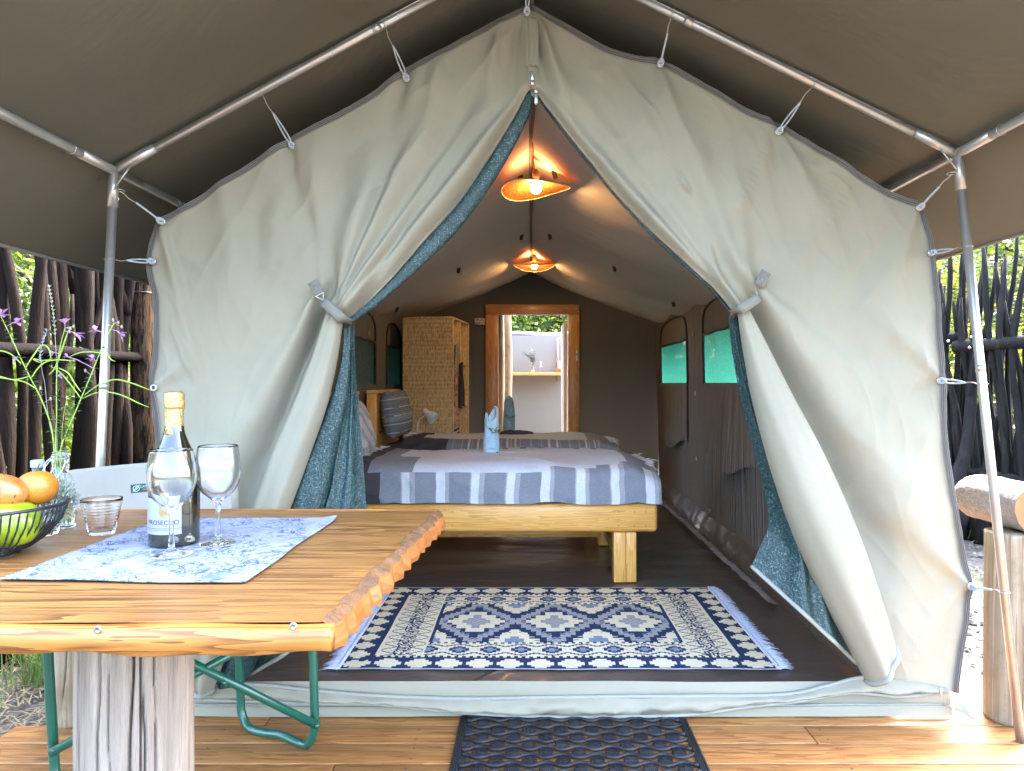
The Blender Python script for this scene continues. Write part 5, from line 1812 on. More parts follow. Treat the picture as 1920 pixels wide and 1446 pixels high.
# ------------------------------------------------------------------ beds
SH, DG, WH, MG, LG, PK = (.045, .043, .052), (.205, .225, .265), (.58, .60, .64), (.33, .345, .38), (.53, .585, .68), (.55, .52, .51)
M['linen'] = mbasic('woven_linen', (1, 1, 1), .9, var=.16, vscale=160, vcol=True, bmp=.9, bscale=14, rnd=False)
M['sheet'] = mbasic('dark_fitted_sheet', (.032, .032, .044), .8, var=.1, bmp=.4, bscale=25, rnd=False)
def bed(y0, y1, xr, label, mlabel, slabel, colf, hangz, seed, topz=.665):
    t = thing('wooden_bed', label, 'bed', (-.25, (y0 + y1) / 2, FZ))
    xl = -1.10
    rail = lambda nm, lo, hi, mat, bv=.012: MB().box(lo, hi).obj(nm, mat, t, bevel=bv)
    rail('side_rail', (xl, y0, .315), (xr, y0 + .045, .46), M['bedwood'], .02)
    rail('side_rail', (xl, y1 - .045, .315), (xr, y1, .46), M['bedwood'], .02)
    rail('end_rail', (xr - .075, y0 + .047, .33), (xr - .03, y1 - .047, .455), M['bedwood_y'])
    rail('slat_base', (xl, y0 + .047, .40), (xr - .077, y1 - .047, .425), M['bedwood_y'])
    for x in (xr - .225, -1.09):
        for yy in (y0 + .002, y1 - .10):
            rail('leg', (x, yy, FZ + .008), (x + .062, yy + .095, .314), M['bedwood_z'], .004)
            rail('leg', (x + .0635, yy + .003, FZ + .008), (x + .117, yy + .09, .314), M['bedwood_z'], .004)
    rail('stretcher', (xl + .1, y1 - .075, .105), (xr - .226, y1 - .035, .160), M['bedwood'], .004)
    rail('end_stretcher', (xr - .19, y0 + .098, .12), (xr - .16, y1 - .102, .165), M['bedwood_y'], .004)
    # headboard
    for yy in (y0, y1 - .05):
        rail('post', (-1.172, yy, FZ), (-1.102, yy + .05, 1.00), M['bedwood_z'], .004)
    for k in range(4):
        rail('headboard_plank', (-1.150, y0 + .052, .42 + k * .145), (-1.125, y1 - .052, .56 + k * .145), M['bedwood_y'], .004)
    rail('cap', (-1.176, y0 - .004, 1.002), (-1.098, y1 + .004, 1.028), M['bedwood_y'], .004)
    nl = MB()
    for x in (xr - .20, xr - .12, xr - .06, -.4, -.9):
        for z in (.35, .42):
            nl.lathe([(0, .001), (.003, .0008), (.0036, 0)], (x, y0 - .0005, z), 8, lambda q, a: Vector((q.x, -q.z, q.y)))
    nl.obj('nail', M['golddark'], t)
    # mattress
    mt = MB()
    def mf(u, v):
        an = 2 * math.pi * u
        sx = math.copysign(abs(math.cos(an)) ** .22, math.cos(an))
        sy = math.copysign(abs(math.sin(an)) ** .22, math.sin(an))
        ph = (v - .5) * math.pi
        k = abs(math.cos(ph)) ** .25
        return ((xl + xr - .03) / 2 + sx * k * ((xr - .03 - xl) / 2 - .01), (y0 + y1) / 2 + sy * k * ((y1 - y0) / 2 - .012), lerp(.43, topz - .02, .5 + .5 * math.copysign(abs(math.sin(ph)) ** .35, math.sin(ph))))
    mt.grid(mf, 80, 20, wrap=True)
    mo = mt.obj('mattress', M['sheet'], at=(-.2, (y0 + y1) / 2, .43))
    tag(mo, mlabel, 'mattress')
    # bedspread draped over it
    prof = [(y1 + .012, .50), (y1 + .008, .60), (y1 - .04, topz - .012), (y1 - .2, topz), ((y0 + y1) / 2, topz + .012), (y0 + .2, topz + .008), (y0 + .07, topz - .004), (y0 + .01, topz - .028), (y0 - .016, topz - .07), (y0 - .020, lerp(topz, hangz, .6)), (y0 - .016, hangz)]
    pc = cr([Vector((0, y, z)) for y, z in prof], 71)
    X0, X1 = -.93, xr + .012
    NU, NV = 240, 70
    def bf(u, v):
        x = lerp(X0, X1, u)
        p = pc[int(round(v * 70))].copy()
        hang = sstep(y0 + .03, y0 - .01, p.y)
        z = p.z - .05 * sstep(xr - .20, X1, x) ** 2 * clamp((p.z - hangz) / .12)
        z += .012 * N3(x * 2.2, p.y * 2.4, seed) + .010 * (1 - abs(N3(x * 1.6 + p.y * 1.1, p.y * 2.6, seed + 31))) ** 7 + .005 * N3(x * 6, p.y * 5, seed + 2) + .003 * abs(N3(x * 11 + p.z * 4, p.y * 7, seed + 5))
        y = p.y - hang * (.014 * (1 - abs(N3(x * 3.2 + p.z * 5, p.z * 4 - x, seed + 21))) ** 6 + .008 * (1 - abs(N3(x * 7 - p.z * 7, p.z * 5, seed + 25))) ** 7 + .012 * N3(x * 5, p.z * 6, seed + 8) + .006 * abs(N3(x * 17 + p.z * 12, p.z * 14, seed + 9)))
        if v > .985:
            z += .006 * N3(x * 6, 0, seed)
        return (x + hang * .01 * N3(p.z * 9, x * 2, 3), y, z)
    def cf(u, v):
        x = lerp(X0, X1, u)
        p = pc[min(70, int(round(v * 70)))]
        return colf(x, p.y, p.z, v)
    bs = MB()
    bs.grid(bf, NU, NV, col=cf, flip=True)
    so_ = bs.obj('bedspread', M['linen'], at=(-.15, (y0 + y1) / 2, .46))
    tag(so_, slabel, 'bedspread')
    fr_ = MB()
    rd_ = random.Random(seed)
    for k in range(210):
        v = lerp(.08, .70, rd_.random())
        s = rd_.choice((0, 1, 1))
        a = Vector(bf(s, v))
        if s:
            a += Vector((-rd_.uniform(0, .05), 0, .004))
            d = Vector((rd_.uniform(.01, .05), rd_.uniform(-.03, .02), rd_.uniform(-.05, .012)))
        else:
            d = Vector((rd_.uniform(-.03, .06), rd_.uniform(-.02, .02), rd_.uniform(.0, .015)))
        fr_.tube([a, a + d * .5 + Vector((0, 0, .006)), a + d], [.0036, .003, .0012], 4)
    kind(fr_.obj('fringe', mbasic('white_fringe', (.58, .58, .60), .9), so_), 'stuff')
    return t
def col_near(x, y, z, v):
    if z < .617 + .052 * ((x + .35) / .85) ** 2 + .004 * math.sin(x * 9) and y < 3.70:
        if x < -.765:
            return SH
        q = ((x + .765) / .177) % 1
        c = DG if q < .60 else WH if q < .90 else MG
        if .60 < q < .63 or .87 < q < .90:
            c = MG
        return c
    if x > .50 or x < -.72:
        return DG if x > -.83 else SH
    if y > 4.36:
        q = (x / .11) % 1
        return PK if q < .4 else DG if q < .75 else WH
    if x < -.60 and y < 3.85:
        return DG
    return LG
def col_far(x, y, z, v):
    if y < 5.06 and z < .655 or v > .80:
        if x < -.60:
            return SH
        k = x * 100
        if any(abs(x - q) < .006 for q in (-.44, -.375, -.17, -.11, .13, .19, .40, .46)):
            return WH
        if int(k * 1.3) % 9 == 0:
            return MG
        return DG
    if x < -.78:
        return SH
    if y < 5.13:
        return PK if (x / .3) % 1 < .7 else MG
    if x > .42:
        return DG
    return LG
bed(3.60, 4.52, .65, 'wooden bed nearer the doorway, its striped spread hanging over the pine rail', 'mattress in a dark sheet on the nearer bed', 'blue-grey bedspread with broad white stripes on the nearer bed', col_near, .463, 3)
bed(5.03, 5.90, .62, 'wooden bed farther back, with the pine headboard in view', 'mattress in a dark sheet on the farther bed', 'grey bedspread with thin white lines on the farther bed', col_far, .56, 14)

def pillow(label, c, ry, rz, th, tilt, colf, seed):
    c = Vector(c)
    m_ = MB()
    Rm = Matrix.Rotation(tilt, 3, 'Y')
    def raw(u, v, s):
        a, b_ = 2 * u - 1, 2 * v - 1
        t = (max(0, 1 - abs(a) ** 3.5) * max(0, 1 - abs(b_) ** 3.5)) ** .42
        w_ = .010 * N3(a * 1.7, b_ * 1.7, seed + s) + .007 * (1 - abs(N3(a * 2.2 + b_, b_ * 2.2 - a, seed + 4 + s))) ** 5
        return Vector((s * (th * t + w_ * t), a * ry * (1 - .05 * b_ * b_), b_ * rz * (1 - .05 * a * a) + .006 * N3(a * 3, 0, seed)))
    for s in (-1, 1):
        m_.grid(lambda u, v: c + Rm @ raw(u, v, s), 70, 60, flip=s < 0, col=lambda u, v: colf(raw(u, v, s).z, raw(u, v, s).y))
    return tag(m_.obj('pillow', M['linen'], at=c - Vector((0, 0, rz))), label, 'pillow')
def pcol(z, y):
    q = (z + .2) % .062
    if q < .005:
        return WH
    if -.05 < z < -.015 or (z + .2) % .02 < .004 and z > 0:
        return (.26, .28, .31)
    return (.165, .18, .21)
pillow('grey pillow with thin pale lines leaning on the pine headboard', (-1.03, 5.42, .845), .30, .180, .085, R(-8), pcol, 3)
pillow('pale checked pillow partly hidden by the teal net curtain', (-1.005, 3.98, .815), .28, .17, .075, R(-16), lambda z, y: MG if ((z + y * .8) * 7) % 1 < .4 else (.5, .5, .54), 6)

# rolled towels standing on the beds
def towel(label, c, r, h, col, seed, lobes):
    c = Vector(c)
    t = thing('folded_towel', label, 'towel', c, 'rolled towels standing on the beds')
    M_ = mbasic('towel_' + ('blue' if col[2] > .4 else 'teal'), col, .95, var=.1, vscale=60, bmp=.6, bscale=260)
    def top(an):
        z = .70
        for (a0, w_, a) in lobes:
            d = abs((an - a0 + math.pi) % (2 * math.pi) - math.pi)
            z = max(z, .70 + a * math.exp(-(d / w_) ** 2))
        return z
    def fn(u, v):
        an = 2 * math.pi * u
        vv = v * top(an)
        rr = r * (1 - .22 * vv + .05 * math.sin(an * 2 + vv * 4) + .05 * N3(math.cos(an) * 2, math.sin(an) * 2, vv * 3 + seed))
        return c + Vector((rr * math.cos(an) + .10 * r * vv * math.sin(vv * 3), rr * math.sin(an) * .9, vv * h))
    m_ = MB().grid(fn, 48, 30, wrap=True)
    o = m_.obj('rolled_cloth', M_, t, thick=.008)
    e = MB()
    rim = [Vector(fn(k / 60, 1)) for k in range(60)]
    e.tube(rim, .0055, 6, closed=True)
    for (u0, v0, u1, v1) in ((.92, 1.0, .72, .62), (.56, .98, .80, .66), (.95, .40, .55, .62), (.92, .18, .6, .3)):
        e.tube([Vector(fn(lerp(u0, u1, k / 12), lerp(v0, v1, k / 12))) + Vector((0, -.004, 0)) for k in range(13)], .0040, 6)
    e.obj('folded_edge', M_, t)
    return t
towel('light blue rolled towel on the nearer bed', P(921, 856, 4.05) + Vector((0, 0, -.0)), .042, .285, (.46, .66, .80), 2, ((R(205), .30, .18), (R(40), 1.25, .30)))
towel('dusky teal rolled towel on the farther bed', P(954, 815, 5.62), .044, .30, (.27, .41, .47), 5, ((R(90), 1.5, .32),))
dt = MB()
dt.grid(lambda u, v: Vector((lerp(-.24, .02, u), lerp(5.40, 5.62, v), .682 + .022 * math.sin(math.pi * v) ** .5 * math.sin(math.pi * u) ** .4 + .012 * N3(u * 5, v * 4, 3))), 24, 14)
tag(dt.obj('folded_towel', mbasic('dark_grey_towel', (.045, .05, .065), .95, bmp=.6, bscale=200), at=(-.11, 5.5, .68), thick=.006), 'dark grey folded towel lying under the teal rolled towel', 'towel')
def sprig(label, c, d, n, seed, flower=True):
    rd_ = random.Random(seed)
    c = Vector(c)
    t = thing('leaf_sprig', label, 'sprig', c, 'leaf sprigs decorating the towels')
    m_ = MB()
    for k in range(n):
        leafm(m_, c + Vector((rd_.uniform(-.5, .5) * d, rd_.uniform(-.01, .01), rd_.uniform(0, .012))), Vector((rd_.uniform(-1, 1), rd_.uniform(-.7, .2), rd_.uniform(.05, .7))), rd_.uniform(.035, .06), .009, .3)
    m_.tube([c - Vector((d * .5, 0, 0)), c + Vector((d * .5, 0, .008))], .002, 5)
    m_.obj('leaves', M['leaf'], t)
    if flower:
        MB().sphere(c + Vector((0, -.012, .012)), .010, 10, 7).obj('blossom', M['bud'], t)
sprig('green sprig at the foot of the light blue towel', P(925, 858, 4.02) + Vector((0, -.02, .0)), .13, 14, 1)
sprig('green sprig with pale blossom tucked into the light blue towel', P(932, 812, 4.00), .06, 7, 2)
sprig('green sprig with pale blossom tucked into the dusky teal towel', P(957, 784, 5.57), .06, 6, 3)
sprig('green sprig at the foot of the dusky teal towel', P(956, 815, 5.57), .14, 10, 4)

# ------------------------------------------------------------------ seagrass wardrobe
m, nt, b = newmat('seagrass_weave')
v = coords(nt, (1, 1, 1), False)
sx = nd(nt, 'ShaderNodeTexNoise', {'Vector': nd(nt, 'ShaderNodeMapping', {'Vector': v, 'Scale': (95, 95, 22)}).outputs[0], 'Scale': 1., 'Detail': 3, 'Roughness': .6})
wz = nd(nt, 'ShaderNodeTexWave', {'Vector': v, 'Scale': 26., 'Distortion': 1.5, 'Detail': 2, 'Detail Scale': 3.}, wave_type='BANDS', bands_direction='Z')
ml = nd(nt, 'ShaderNodeMath', {0: wz.outputs[1], 1: .35, 2: .6}, operation='MULTIPLY_ADD')
ad = nd(nt, 'ShaderNodeMath', {0: sx.outputs[0], 1: ml.outputs[0]}, operation='MULTIPLY')
c_ = ramp(nt, ad.outputs[0], [(.18, (.20, .115, .042)), (.31, (.60, .41, .19)), (.54, (.80, .63, .35))])
nt.links.new(c_, b.inputs['Base Color'])
b.inputs['Roughness'].default_value = .75
bump(nt, b, ad.outputs[0], .9, .008)
M['seagrass'] = m
wn0 = Vector((-.685, 6.13, 0))
e1, e2 = Vector((.118, .993, 0)).normalized(), Vector((-.993, .118, 0)).normalized()
ward = thing('wicker_wardrobe', 'tall woven seagrass wardrobe with an open front beside the door', 'wardrobe', wn0 + Vector((0, 0, FZ)))
def wbox(name, a0, a1, b0, b1, z0, z1, mat=None, bv=.004, wob=False):
    m_ = MB()
    m_.box((a0, b0, z0), (a1, b1, z1))
    m_.v = [wn0 + e1 * q.x + e2 * q.y + Vector((0, 0, q.z)) for q in m_.v]
    return m_.obj(name, mat or M['seagrass'], ward, bevel=bv)
m_ = MB()
m_.grid(lambda u, v: wn0 + e2 * (.44 * u) + Vector((0, 0, lerp(.06, 1.643, v))) + e1 * (-.004 * abs(math.sin(v * 130)) - .003 * N3(u * 40, v * 60, 1)), 60, 260)
m_.obj('side_panel', M['seagrass'], ward)
wbox('side_panel', .004, .012, .0, .44, .06, 1.64)
wbox('side_panel', .648, .660, .0, .44, .06, 1.643)
wbox('back_panel', .013, .647, .43, .44, .06, 1.643)
wbox('top_panel', .0, .66, .0, .44, 1.644, 1.656)
wbox('divider', .288, .298, .0, .429, .07, 1.643)
wbox('shelf', .299, .647, .0, .429, 1.245, 1.257)
wbox('shelf', .299, .647, .0, .429, .85, .862)
wbox('shelf', .299, .647, .0, .429, .45, .462)
wbox('base', .013, .647, .0, .429, .06, .075)
for a, z0, z1 in ((.006, .06, 1.643), (.293, .06, 1.643), (.654, .06, 1.643)):
    MB().tube([wn0 + e1 * a - e2 * .006 + Vector((0, 0, lerp(z0, z1, k / 8))) for k in range(9)], .009, 8).obj('frame_cane', M['seagrass'], ward)
MB().tube([wn0 + e1 * (.66 * k / 8) - e2 * .006 + Vector((0, 0, 1.648)) for k in range(9)], .009, 8).obj('frame_cane', M['seagrass'], ward)
MB().tube([wn0 + e2 * (.44 * k / 8) + Vector((0, 0, 1.650)) for k in range(9)], .009, 8).obj('frame_cane', M['seagrass'], ward)
def garment(label, a0, a1, z0, z1, out, mat, seed, taper=.6):
    m_ = MB()
    m_.grid(lambda u, v: wn0 + e1 * lerp(lerp(a0, a1, .5 + (u - .5) * lerp(taper, 1, v)), lerp(a0, a1, u), .3) - e2 * (out + .012 * math.sin(u * 9 + v * 3 + seed)) + Vector((0, 0, lerp(z1, z0, v) - .01 * math.sin(u * 7))), 16, 20)
    p = wn0 + e1 * (a0 + a1) / 2 - e2 * out + Vector((0, 0, z1))
    return tag(m_.obj('hanging_garment', mat, at=p, thick=.006), label, 'garment', 'garments hanging in the wardrobe')
def mcheck(name, c1, c2, scl, rot=0):
    m, nt, b = newmat(name)
    v = coords(nt, (1, 1, 1), False, (0, rot, 0))
    w_ = nd(nt, 'ShaderNodeTexWave', {'Vector': v, 'Scale': scl, 'Distortion': .6}, wave_type='BANDS', bands_direction='Z')
    nt.links.new(ramp(nt, w_.outputs[1], [(.45, c1), (.55, c2)]), b.inputs['Base Color'])
    b.inputs['Roughness'].default_value = .9
    return m
garment('black and white patterned garment hanging above the red floral one', .05, .24, 1.10, 1.42, .005, mcheck('patterned_cloth', (.02, .02, .02), (.5, .48, .42), 30, .5), 1)
garment('red floral garment hanging in the wardrobe', .02, .20, .70, 1.16, .012, mbasic('red_floral_cloth', (.42, .20, .15), .9, var=.9, vscale=30, dirt=((.5, .42, .36), 26, .5, .6)), 2)
garment('plain black sash hanging over the red floral garment', .16, .34, .86, 1.26, .030, M['black'], 3, .3)
garment('black and white striped garment hanging lowest in the wardrobe', .02, .26, .32, .70, .004, mcheck('striped_cloth', (.02, .02, .02), (.5, .5, .48), 9, .4), 4)

# desk lamp on a low stool behind the farther bed
stool = thing('bedside_stool', 'small wooden stool under the white reading lamp', 'stool', (-.97, 6.0, FZ))
MB().box((-1.07, 5.925, .585), (-.86, 6.085, .61)).obj('stool_top', M['bedwood'], stool, bevel=.004)
for x in (-1.055, -.905):
    for yy in (5.935, 6.045):
        MB().box((x, yy, FZ + .005), (x + .03, yy + .03, .584)).obj('leg', M['bedwood_z'], stool, bevel=.003)
M['white'] = mbasic('white_enamel', (.72, .74, .76), .3, var=.04)
lc = Vector((-.960, 5.99, .61))
dl = thing('reading_lamp', 'white goose-neck reading lamp standing before the wicker wardrobe', 'lamp', lc)
MB().lathe([(0, .018), (.03, .016), (.055, .008), (.058, 0)], lc, 24).obj('lamp_base', M['white'], dl)
s0, s1 = P(797, 771, 5.99), P(817, 789, 5.96)
MB().tube(cr([lc + Vector((0, 0, .016)), P(783, 800, 5.99), P(785, 790, 5.99), P(792, 782, 5.99), s0.lerp(s1, .25)], 20), .0055, 8).obj('neck', M['white'], dl)
ax = (s1 - s0).normalized()
q0 = ax.to_track_quat('Z', 'Y').to_matrix()
lam = [(.0, -.012), (.020, -.012), (.0235, -.006), (.024, .028), (.026, .034), (.040, .052), (.052, .080), (.056, .108), (.0545, .108), (.050, .080), (.037, .054), (.0, .045)]
MB().lathe(lam, s0, 28, lambda q, a: q0 @ q).obj('lamp_shade', M['white'], dl)

# ------------------------------------------------------------------ pendant lamps
m, nt, b = newmat('woven_shade')
v = coords(nt, (1, 1, 1), False)
vo = nd(nt, 'ShaderNodeTexVoronoi', {'Vector': v, 'Scale': 95.})
cr_ = ramp(nt, vo.outputs[0], [(.15, (.62, .30, .07)), (.6, (.22, .09, .02))])
nt.links.new(cr_, b.inputs['Base Color'])
b.inputs['Roughness'].default_value = .6
bump(nt, b, vo.outputs[0], .8, .004)
tr = nd(nt, 'ShaderNodeBsdfTranslucent', {'Color': (.8, .36, .07, 1)})
ms = nd(nt, 'ShaderNodeMixShader', {0: .45, 1: b.outputs[0], 2: tr.outputs[0]})
nt.links.new(ms.outputs[0], nt.nodes['Material Output'].inputs[0])
M['shade'] = m
m, nt, b = newmat('lit_bulb')
b.inputs['Base Color'].default_value = (1, .8, .5, 1)
b.inputs['Emission Color'].default_value = (1, .54, .20, 1)
b.inputs['Emission Strength'].default_value = 18
M['bulb'] = m
M['brass'] = mbasic('brown_bakelite', (.10, .045, .02), .4, .2)
M['cable'] = mbasic('brown_cable', (.16, .065, .02), .6)
def pendant(label, p, r, phase, tilt, y_from, amp=.03):
    p = Vector(p)
    t = thing('pendant_lamp', label, 'lamp', Vector((p.x, p.y, ridge_z(p.y))), 'lit woven pendant lamps')
    top = Vector((.012, p.y, ridge_z(p.y) - .012))
    cab = [Vector((.010, y_from, ridge_z(y_from) - .016))] + [Vector((.010 + .004 * math.sin(k), lerp(y_from, p.y, k / 8), ridge_z(lerp(y_from, p.y, k / 8)) - .018 - .012 * math.sin(math.pi * k / 8))) for k in range(1, 8)] + [top, Vector((lerp(top.x, p.x, .5), p.y, lerp(top.z, p.z, .45))), p + Vector((0, 0, .085))]
    MB().tube(cr(cab, 60), .0045, 6).obj('cable', M['cable'], t)
    MB().lathe([(0, .092), (.012, .090), (.019, .078), (.020, .056), (.017, .052), (.0165, .038), (.0, .036)], p, 20).obj('lamp_socket', M['brass'], t)
    MB().sphere(p + Vector((0, 0, -.002)), .027, 20, 14, (1, 1, 1.05)).obj('bulb', M['bulb'], t)
    MB().lathe([(.014, .04), (.017, .024)], p, 18).obj('bulb_neck', M['white'], t)
    m_ = MB()
    def fn(u, v):
        an = 2 * math.pi * u
        rr = lerp(.034, r, v)
        z = .026 - .034 * v + (amp * math.cos(2 * an + phase) + tilt * math.cos(an)) * v ** 1.5
        return p + Vector((rr * math.cos(an), rr * math.sin(an), z))
    m_.grid(fn, 72, 16, wrap=True)
    o = m_.obj('lamp_shade', M['shade'], t, thick=.004)
    e = MB().tube([Vector(fn(k / 72, 1)) for k in range(72)], .0042, 6, closed=True)
    e.obj('shade_rim', M['seagrass'], o)
pendant('nearer lit pendant lamp with a wavy woven shade', P(1005, 352, 3.5), .172, -1.57, .010, 2.75, .015)
pendant('farther lit pendant lamp with a wavy woven shade, above the door', P(1002, 498, 5.9), .172, .0, .0, 3.55, .016)
# ------------------------------------------------------------------ outdoor washroom behind the door
M['plaster'] = mbasic('pale_screen_wall', (.215, .193, .165), .85, var=.04, vscale=3, bmp=.1, bscale=80, rnd=False)
wl = thing('screen_wall', 'pale screen wall of the open-air washroom seen through the door', 'wall', (0, 9.0, GZ))
MB().box((-1.2, 9.0, GZ), (1.4, 9.08, 1.685)).obj('panel', M['plaster'], wl, bevel=.004)
MB().tube([(lerp(-1.2, 1.4, k / 20), 9.03, 1.705 + .01 * math.sin(k)) for k in range(21)], .028, 10).obj('capping', mbasic('grey_capping', (.34, .34, .35), .7), wl)
shz = H - (700 - CY) / F * 8.85
sh = tag(MB().box((-.37, 8.78, shz - .028), (.46, 8.99, shz + .006)).obj('wall_shelf', M['bedwood'], at=(0, 8.9, shz), bevel=.003), 'narrow wooden shelf fixed across the pale washroom wall', 'shelf')
cp = thing('copper_pipe', 'copper pipe with a square bracket at the side of the washroom wall', 'pipe', (.4, 8.95, 1.3))
M['copper'] = mbasic('copper', (.62, .30, .18), .35, .8)
MB().tube([(.345, 8.97, 1.10), (.345, 8.97, 1.64)], .011, 8).obj('pipe', M['copper'], cp)
MB().box((.325, 8.93, 1.24), (.43, 8.96, 1.36)).obj('bracket', M['copper'], cp, bevel=.01)
MB().box((.345, 8.92, 1.265), (.40, 8.929, 1.335)).obj('bracket_plate', M['white'], cp, bevel=.004)
def wpost(px, d, r, label, mat, seed):
    x = (px - CX) / F * d
    m_ = MB()
    m_.tube([Vector((x + .02 * N3(k * .3, seed, 1), d, lerp(GZ, 2.6, k / 10))) for k in range(11)], [r * (1 + .08 * N3(k * .5, seed, 2)) for k in range(11)], 14)
    tag(m_.obj('timber_post', mat, at=(x, d, GZ)), label, 'post', 'timber posts outside the door')
wpost(937, 7.75, .050, 'smooth pale timber post just inside the door frame edge', M['log'], 1)
wpost(951, 8.3, .052, 'rough brown timber post beside the pale one, before the screen wall', mwood('brown_post', (.36, .24, .14), (.20, .12, .06), 'Z', .8, .85, 0, .3, weather=((.12, .07, .04), 9, .55, .7)), 5)
vp = Vector(((999 - CX) / F * 8.86, 8.86, shz + .007))
sv_ = thing('bud_vase', 'small glass vase of eucalyptus on the washroom shelf', 'vase', vp)
MB().lathe([(0, 0), (.026, 0), (.028, .01), (.026, .05), (.014, .075), (.012, .11), (.015, .115), (.011, .115), (.010, .078), (.022, .05), (.024, .01), (0, .008)], vp, 20).obj('glass_body', M['glass'], sv_)
rd = random.Random(3)
eu = MB()
for k in range(5):
    an = rd.uniform(-2.2, 1.2)
    tip = vp + Vector((math.sin(an) * .06 + (.06 if k > 2 else -.05), rd.uniform(-.04, .04), rd.uniform(.22, .30)))
    cc = cr([vp + Vector((0, 0, .05)), vp + Vector((0, 0, .14)), vp.lerp(tip, .7) + Vector((0, 0, .06)), tip], 14)
    eu.tube(cc, .002, 5)
    for q in cc[5:]:
        for s in (-1, 1):
            leafm(eu, q, Vector((s * rd.uniform(.5, 1), rd.uniform(-.5, .5), rd.uniform(-.2, .6))), rd.uniform(.03, .05), .011, .1)
eu.obj('eucalyptus', mbasic('eucalyptus_leaf', (.10, .15, .11), .6, var=.3, vscale=10, transl=.2), sv_)
jp = Vector(((1014 - CX) / F * 8.86, 8.86, shz + .007))
jr = thing('soap_bottle', 'small clear pump bottle beside the eucalyptus vase', 'bottle', jp)
MB().lathe([(0, 0), (.024, 0), (.026, .008), (.026, .06), (.018, .075), (.010, .082), (.010, .09), (0, .09)], jp, 18).obj('glass_body', M['glass'], jr)
MB().lathe([(0, .088), (.011, .088), (.011, .10), (.005, .102), (.005, .125), (.014, .127), (.014, .137), (0, .138)], jp, 14).obj('pump', M['white'], jr)

# ------------------------------------------------------------------ stick fences
def stick_mesh(seed, wob, forked=False, knotty=1.):
    rd_ = random.Random(seed)
    m_ = MB()
    n = 13
    ph = [rd_.uniform(0, 6.28) for _ in range(4)]
    pts, rr = [], []
    for k in range(n):
        t = k / (n - 1)
        pts.append(Vector((wob * (math.sin(t * 5 + ph[0]) * .6 + .35 * math.sin(t * 11 + ph[1])), wob * .6 * math.sin(t * 6 + ph[2]), t)))
        rr.append(1.0 - .35 * t + .16 * knotty * math.sin(t * 17 + ph[3]) * rd_.uniform(.3, 1))
    rr[-1] *= .55
    m_.tube([Vector((p.x, p.y, p.z)) for p in pts], rr, 8)
    return pts, rr
def make_stick(parent, base, h, r, lean, seed, mat, wob=.035, fork=False):
    rd_ = random.Random(seed)
    pts, rr = stick_mesh(seed, wob)
    m_ = MB()
    def tr(p):
        return base + Vector((p.x + lean[0] * p.z, p.y + lean[1] * p.z, p.z * h))
    m_.tube([tr(p) for p in pts], [r * q for q in rr], 7)
    if fork:
        k = rd_.randint(6, 9)
        p0 = tr(pts[k])
        s = rd_.choice((-1, 1))
        m_.tube(cr([p0 - Vector((0, 0, .04)), p0 + Vector((s * .02, s * .03, .10)), p0 + Vector((s * .05, s * .09, .30)), p0 + Vector((s * .04, s * .12, .55))], 8), [r * .75, r * .7, r * .6, r * .55, r * .5, r * .45, r * .4, r * .3], 6)
    return m_.obj('stick', mat, parent, at=base)
M['raildark'] = mbasic('dark_rail', (.004, .003, .0027), .9, var=.4, vscale=9, bmp=.8, bscale=40, spec=.06)
lf = thing('stick_fence', 'fence of close-set brown sticks with a dark rail behind the flowers', 'fence', (-2.28, 4, GZ))
rd = random.Random(77)
k = 0
y = 2.55
while y < 6.0:
    for layer in (0, 1):
        if layer == 1 and rd.random() < .35:
            continue
        x = -2.28 - .06 * layer + rd.uniform(-.012, .012)
        make_stick(lf, Vector((x, y + rd.uniform(-.015, .015) + layer * .03, GZ - .03)), rd.uniform(2.0, 2.5), rd.uniform(.026, .044), (rd.uniform(-.05, .05), rd.uniform(-.07, .07)), 100 + k, M['stick'], .045, rd.random() < .25)
        k += 1
    y += rd.uniform(.05, .105)
MB().tube([Vector((-2.235 + .015 * N3(q * .4, 1, 1), lerp(2.4, 6.2, q / 20), 1.222 + .035 * N3(q * .3, 2, 2))) for q in range(21)], [.030 + .005 * N3(q * .5, 3, 3) for q in range(21)], 10).obj('rail', M['raildark'], lf)
MB().tube([Vector((-2.235, lerp(2.4, 6.2, q / 20), .30 + .02 * N3(q * .3, 5, 2))) for q in range(21)], .028, 10).obj('rail', M['stickdark'], lf)
px_ = (268 - CX) / F * 4.05
po = MB()
po.grid(lambda u, v: (px_ + .066 * (1 + .08 * N3(math.cos(6.283 * u) * 2, math.sin(6.283 * u) * 2, v * 7)) * math.cos(6.283 * u), 4.05 + .066 * (1 + .08 * N3(math.cos(6.283 * u) * 2, math.sin(6.283 * u) * 2, v * 7)) * math.sin(6.283 * u), lerp(GZ, 2.3, v)), 28, 40, wrap=True)
fp2 = tag(po.obj('fence_post', M['postbark'], at=(px_, 4.05, GZ)), 'thick flaking timber post beside the tent at the end of the brown fence', 'post')
MB().torus((px_, 4.05, H - (548 - CY) / F * 4.0), (0, 0, 1), .071, .0035, 24, 6).obj('wire_tie', M['wire'], fp2)

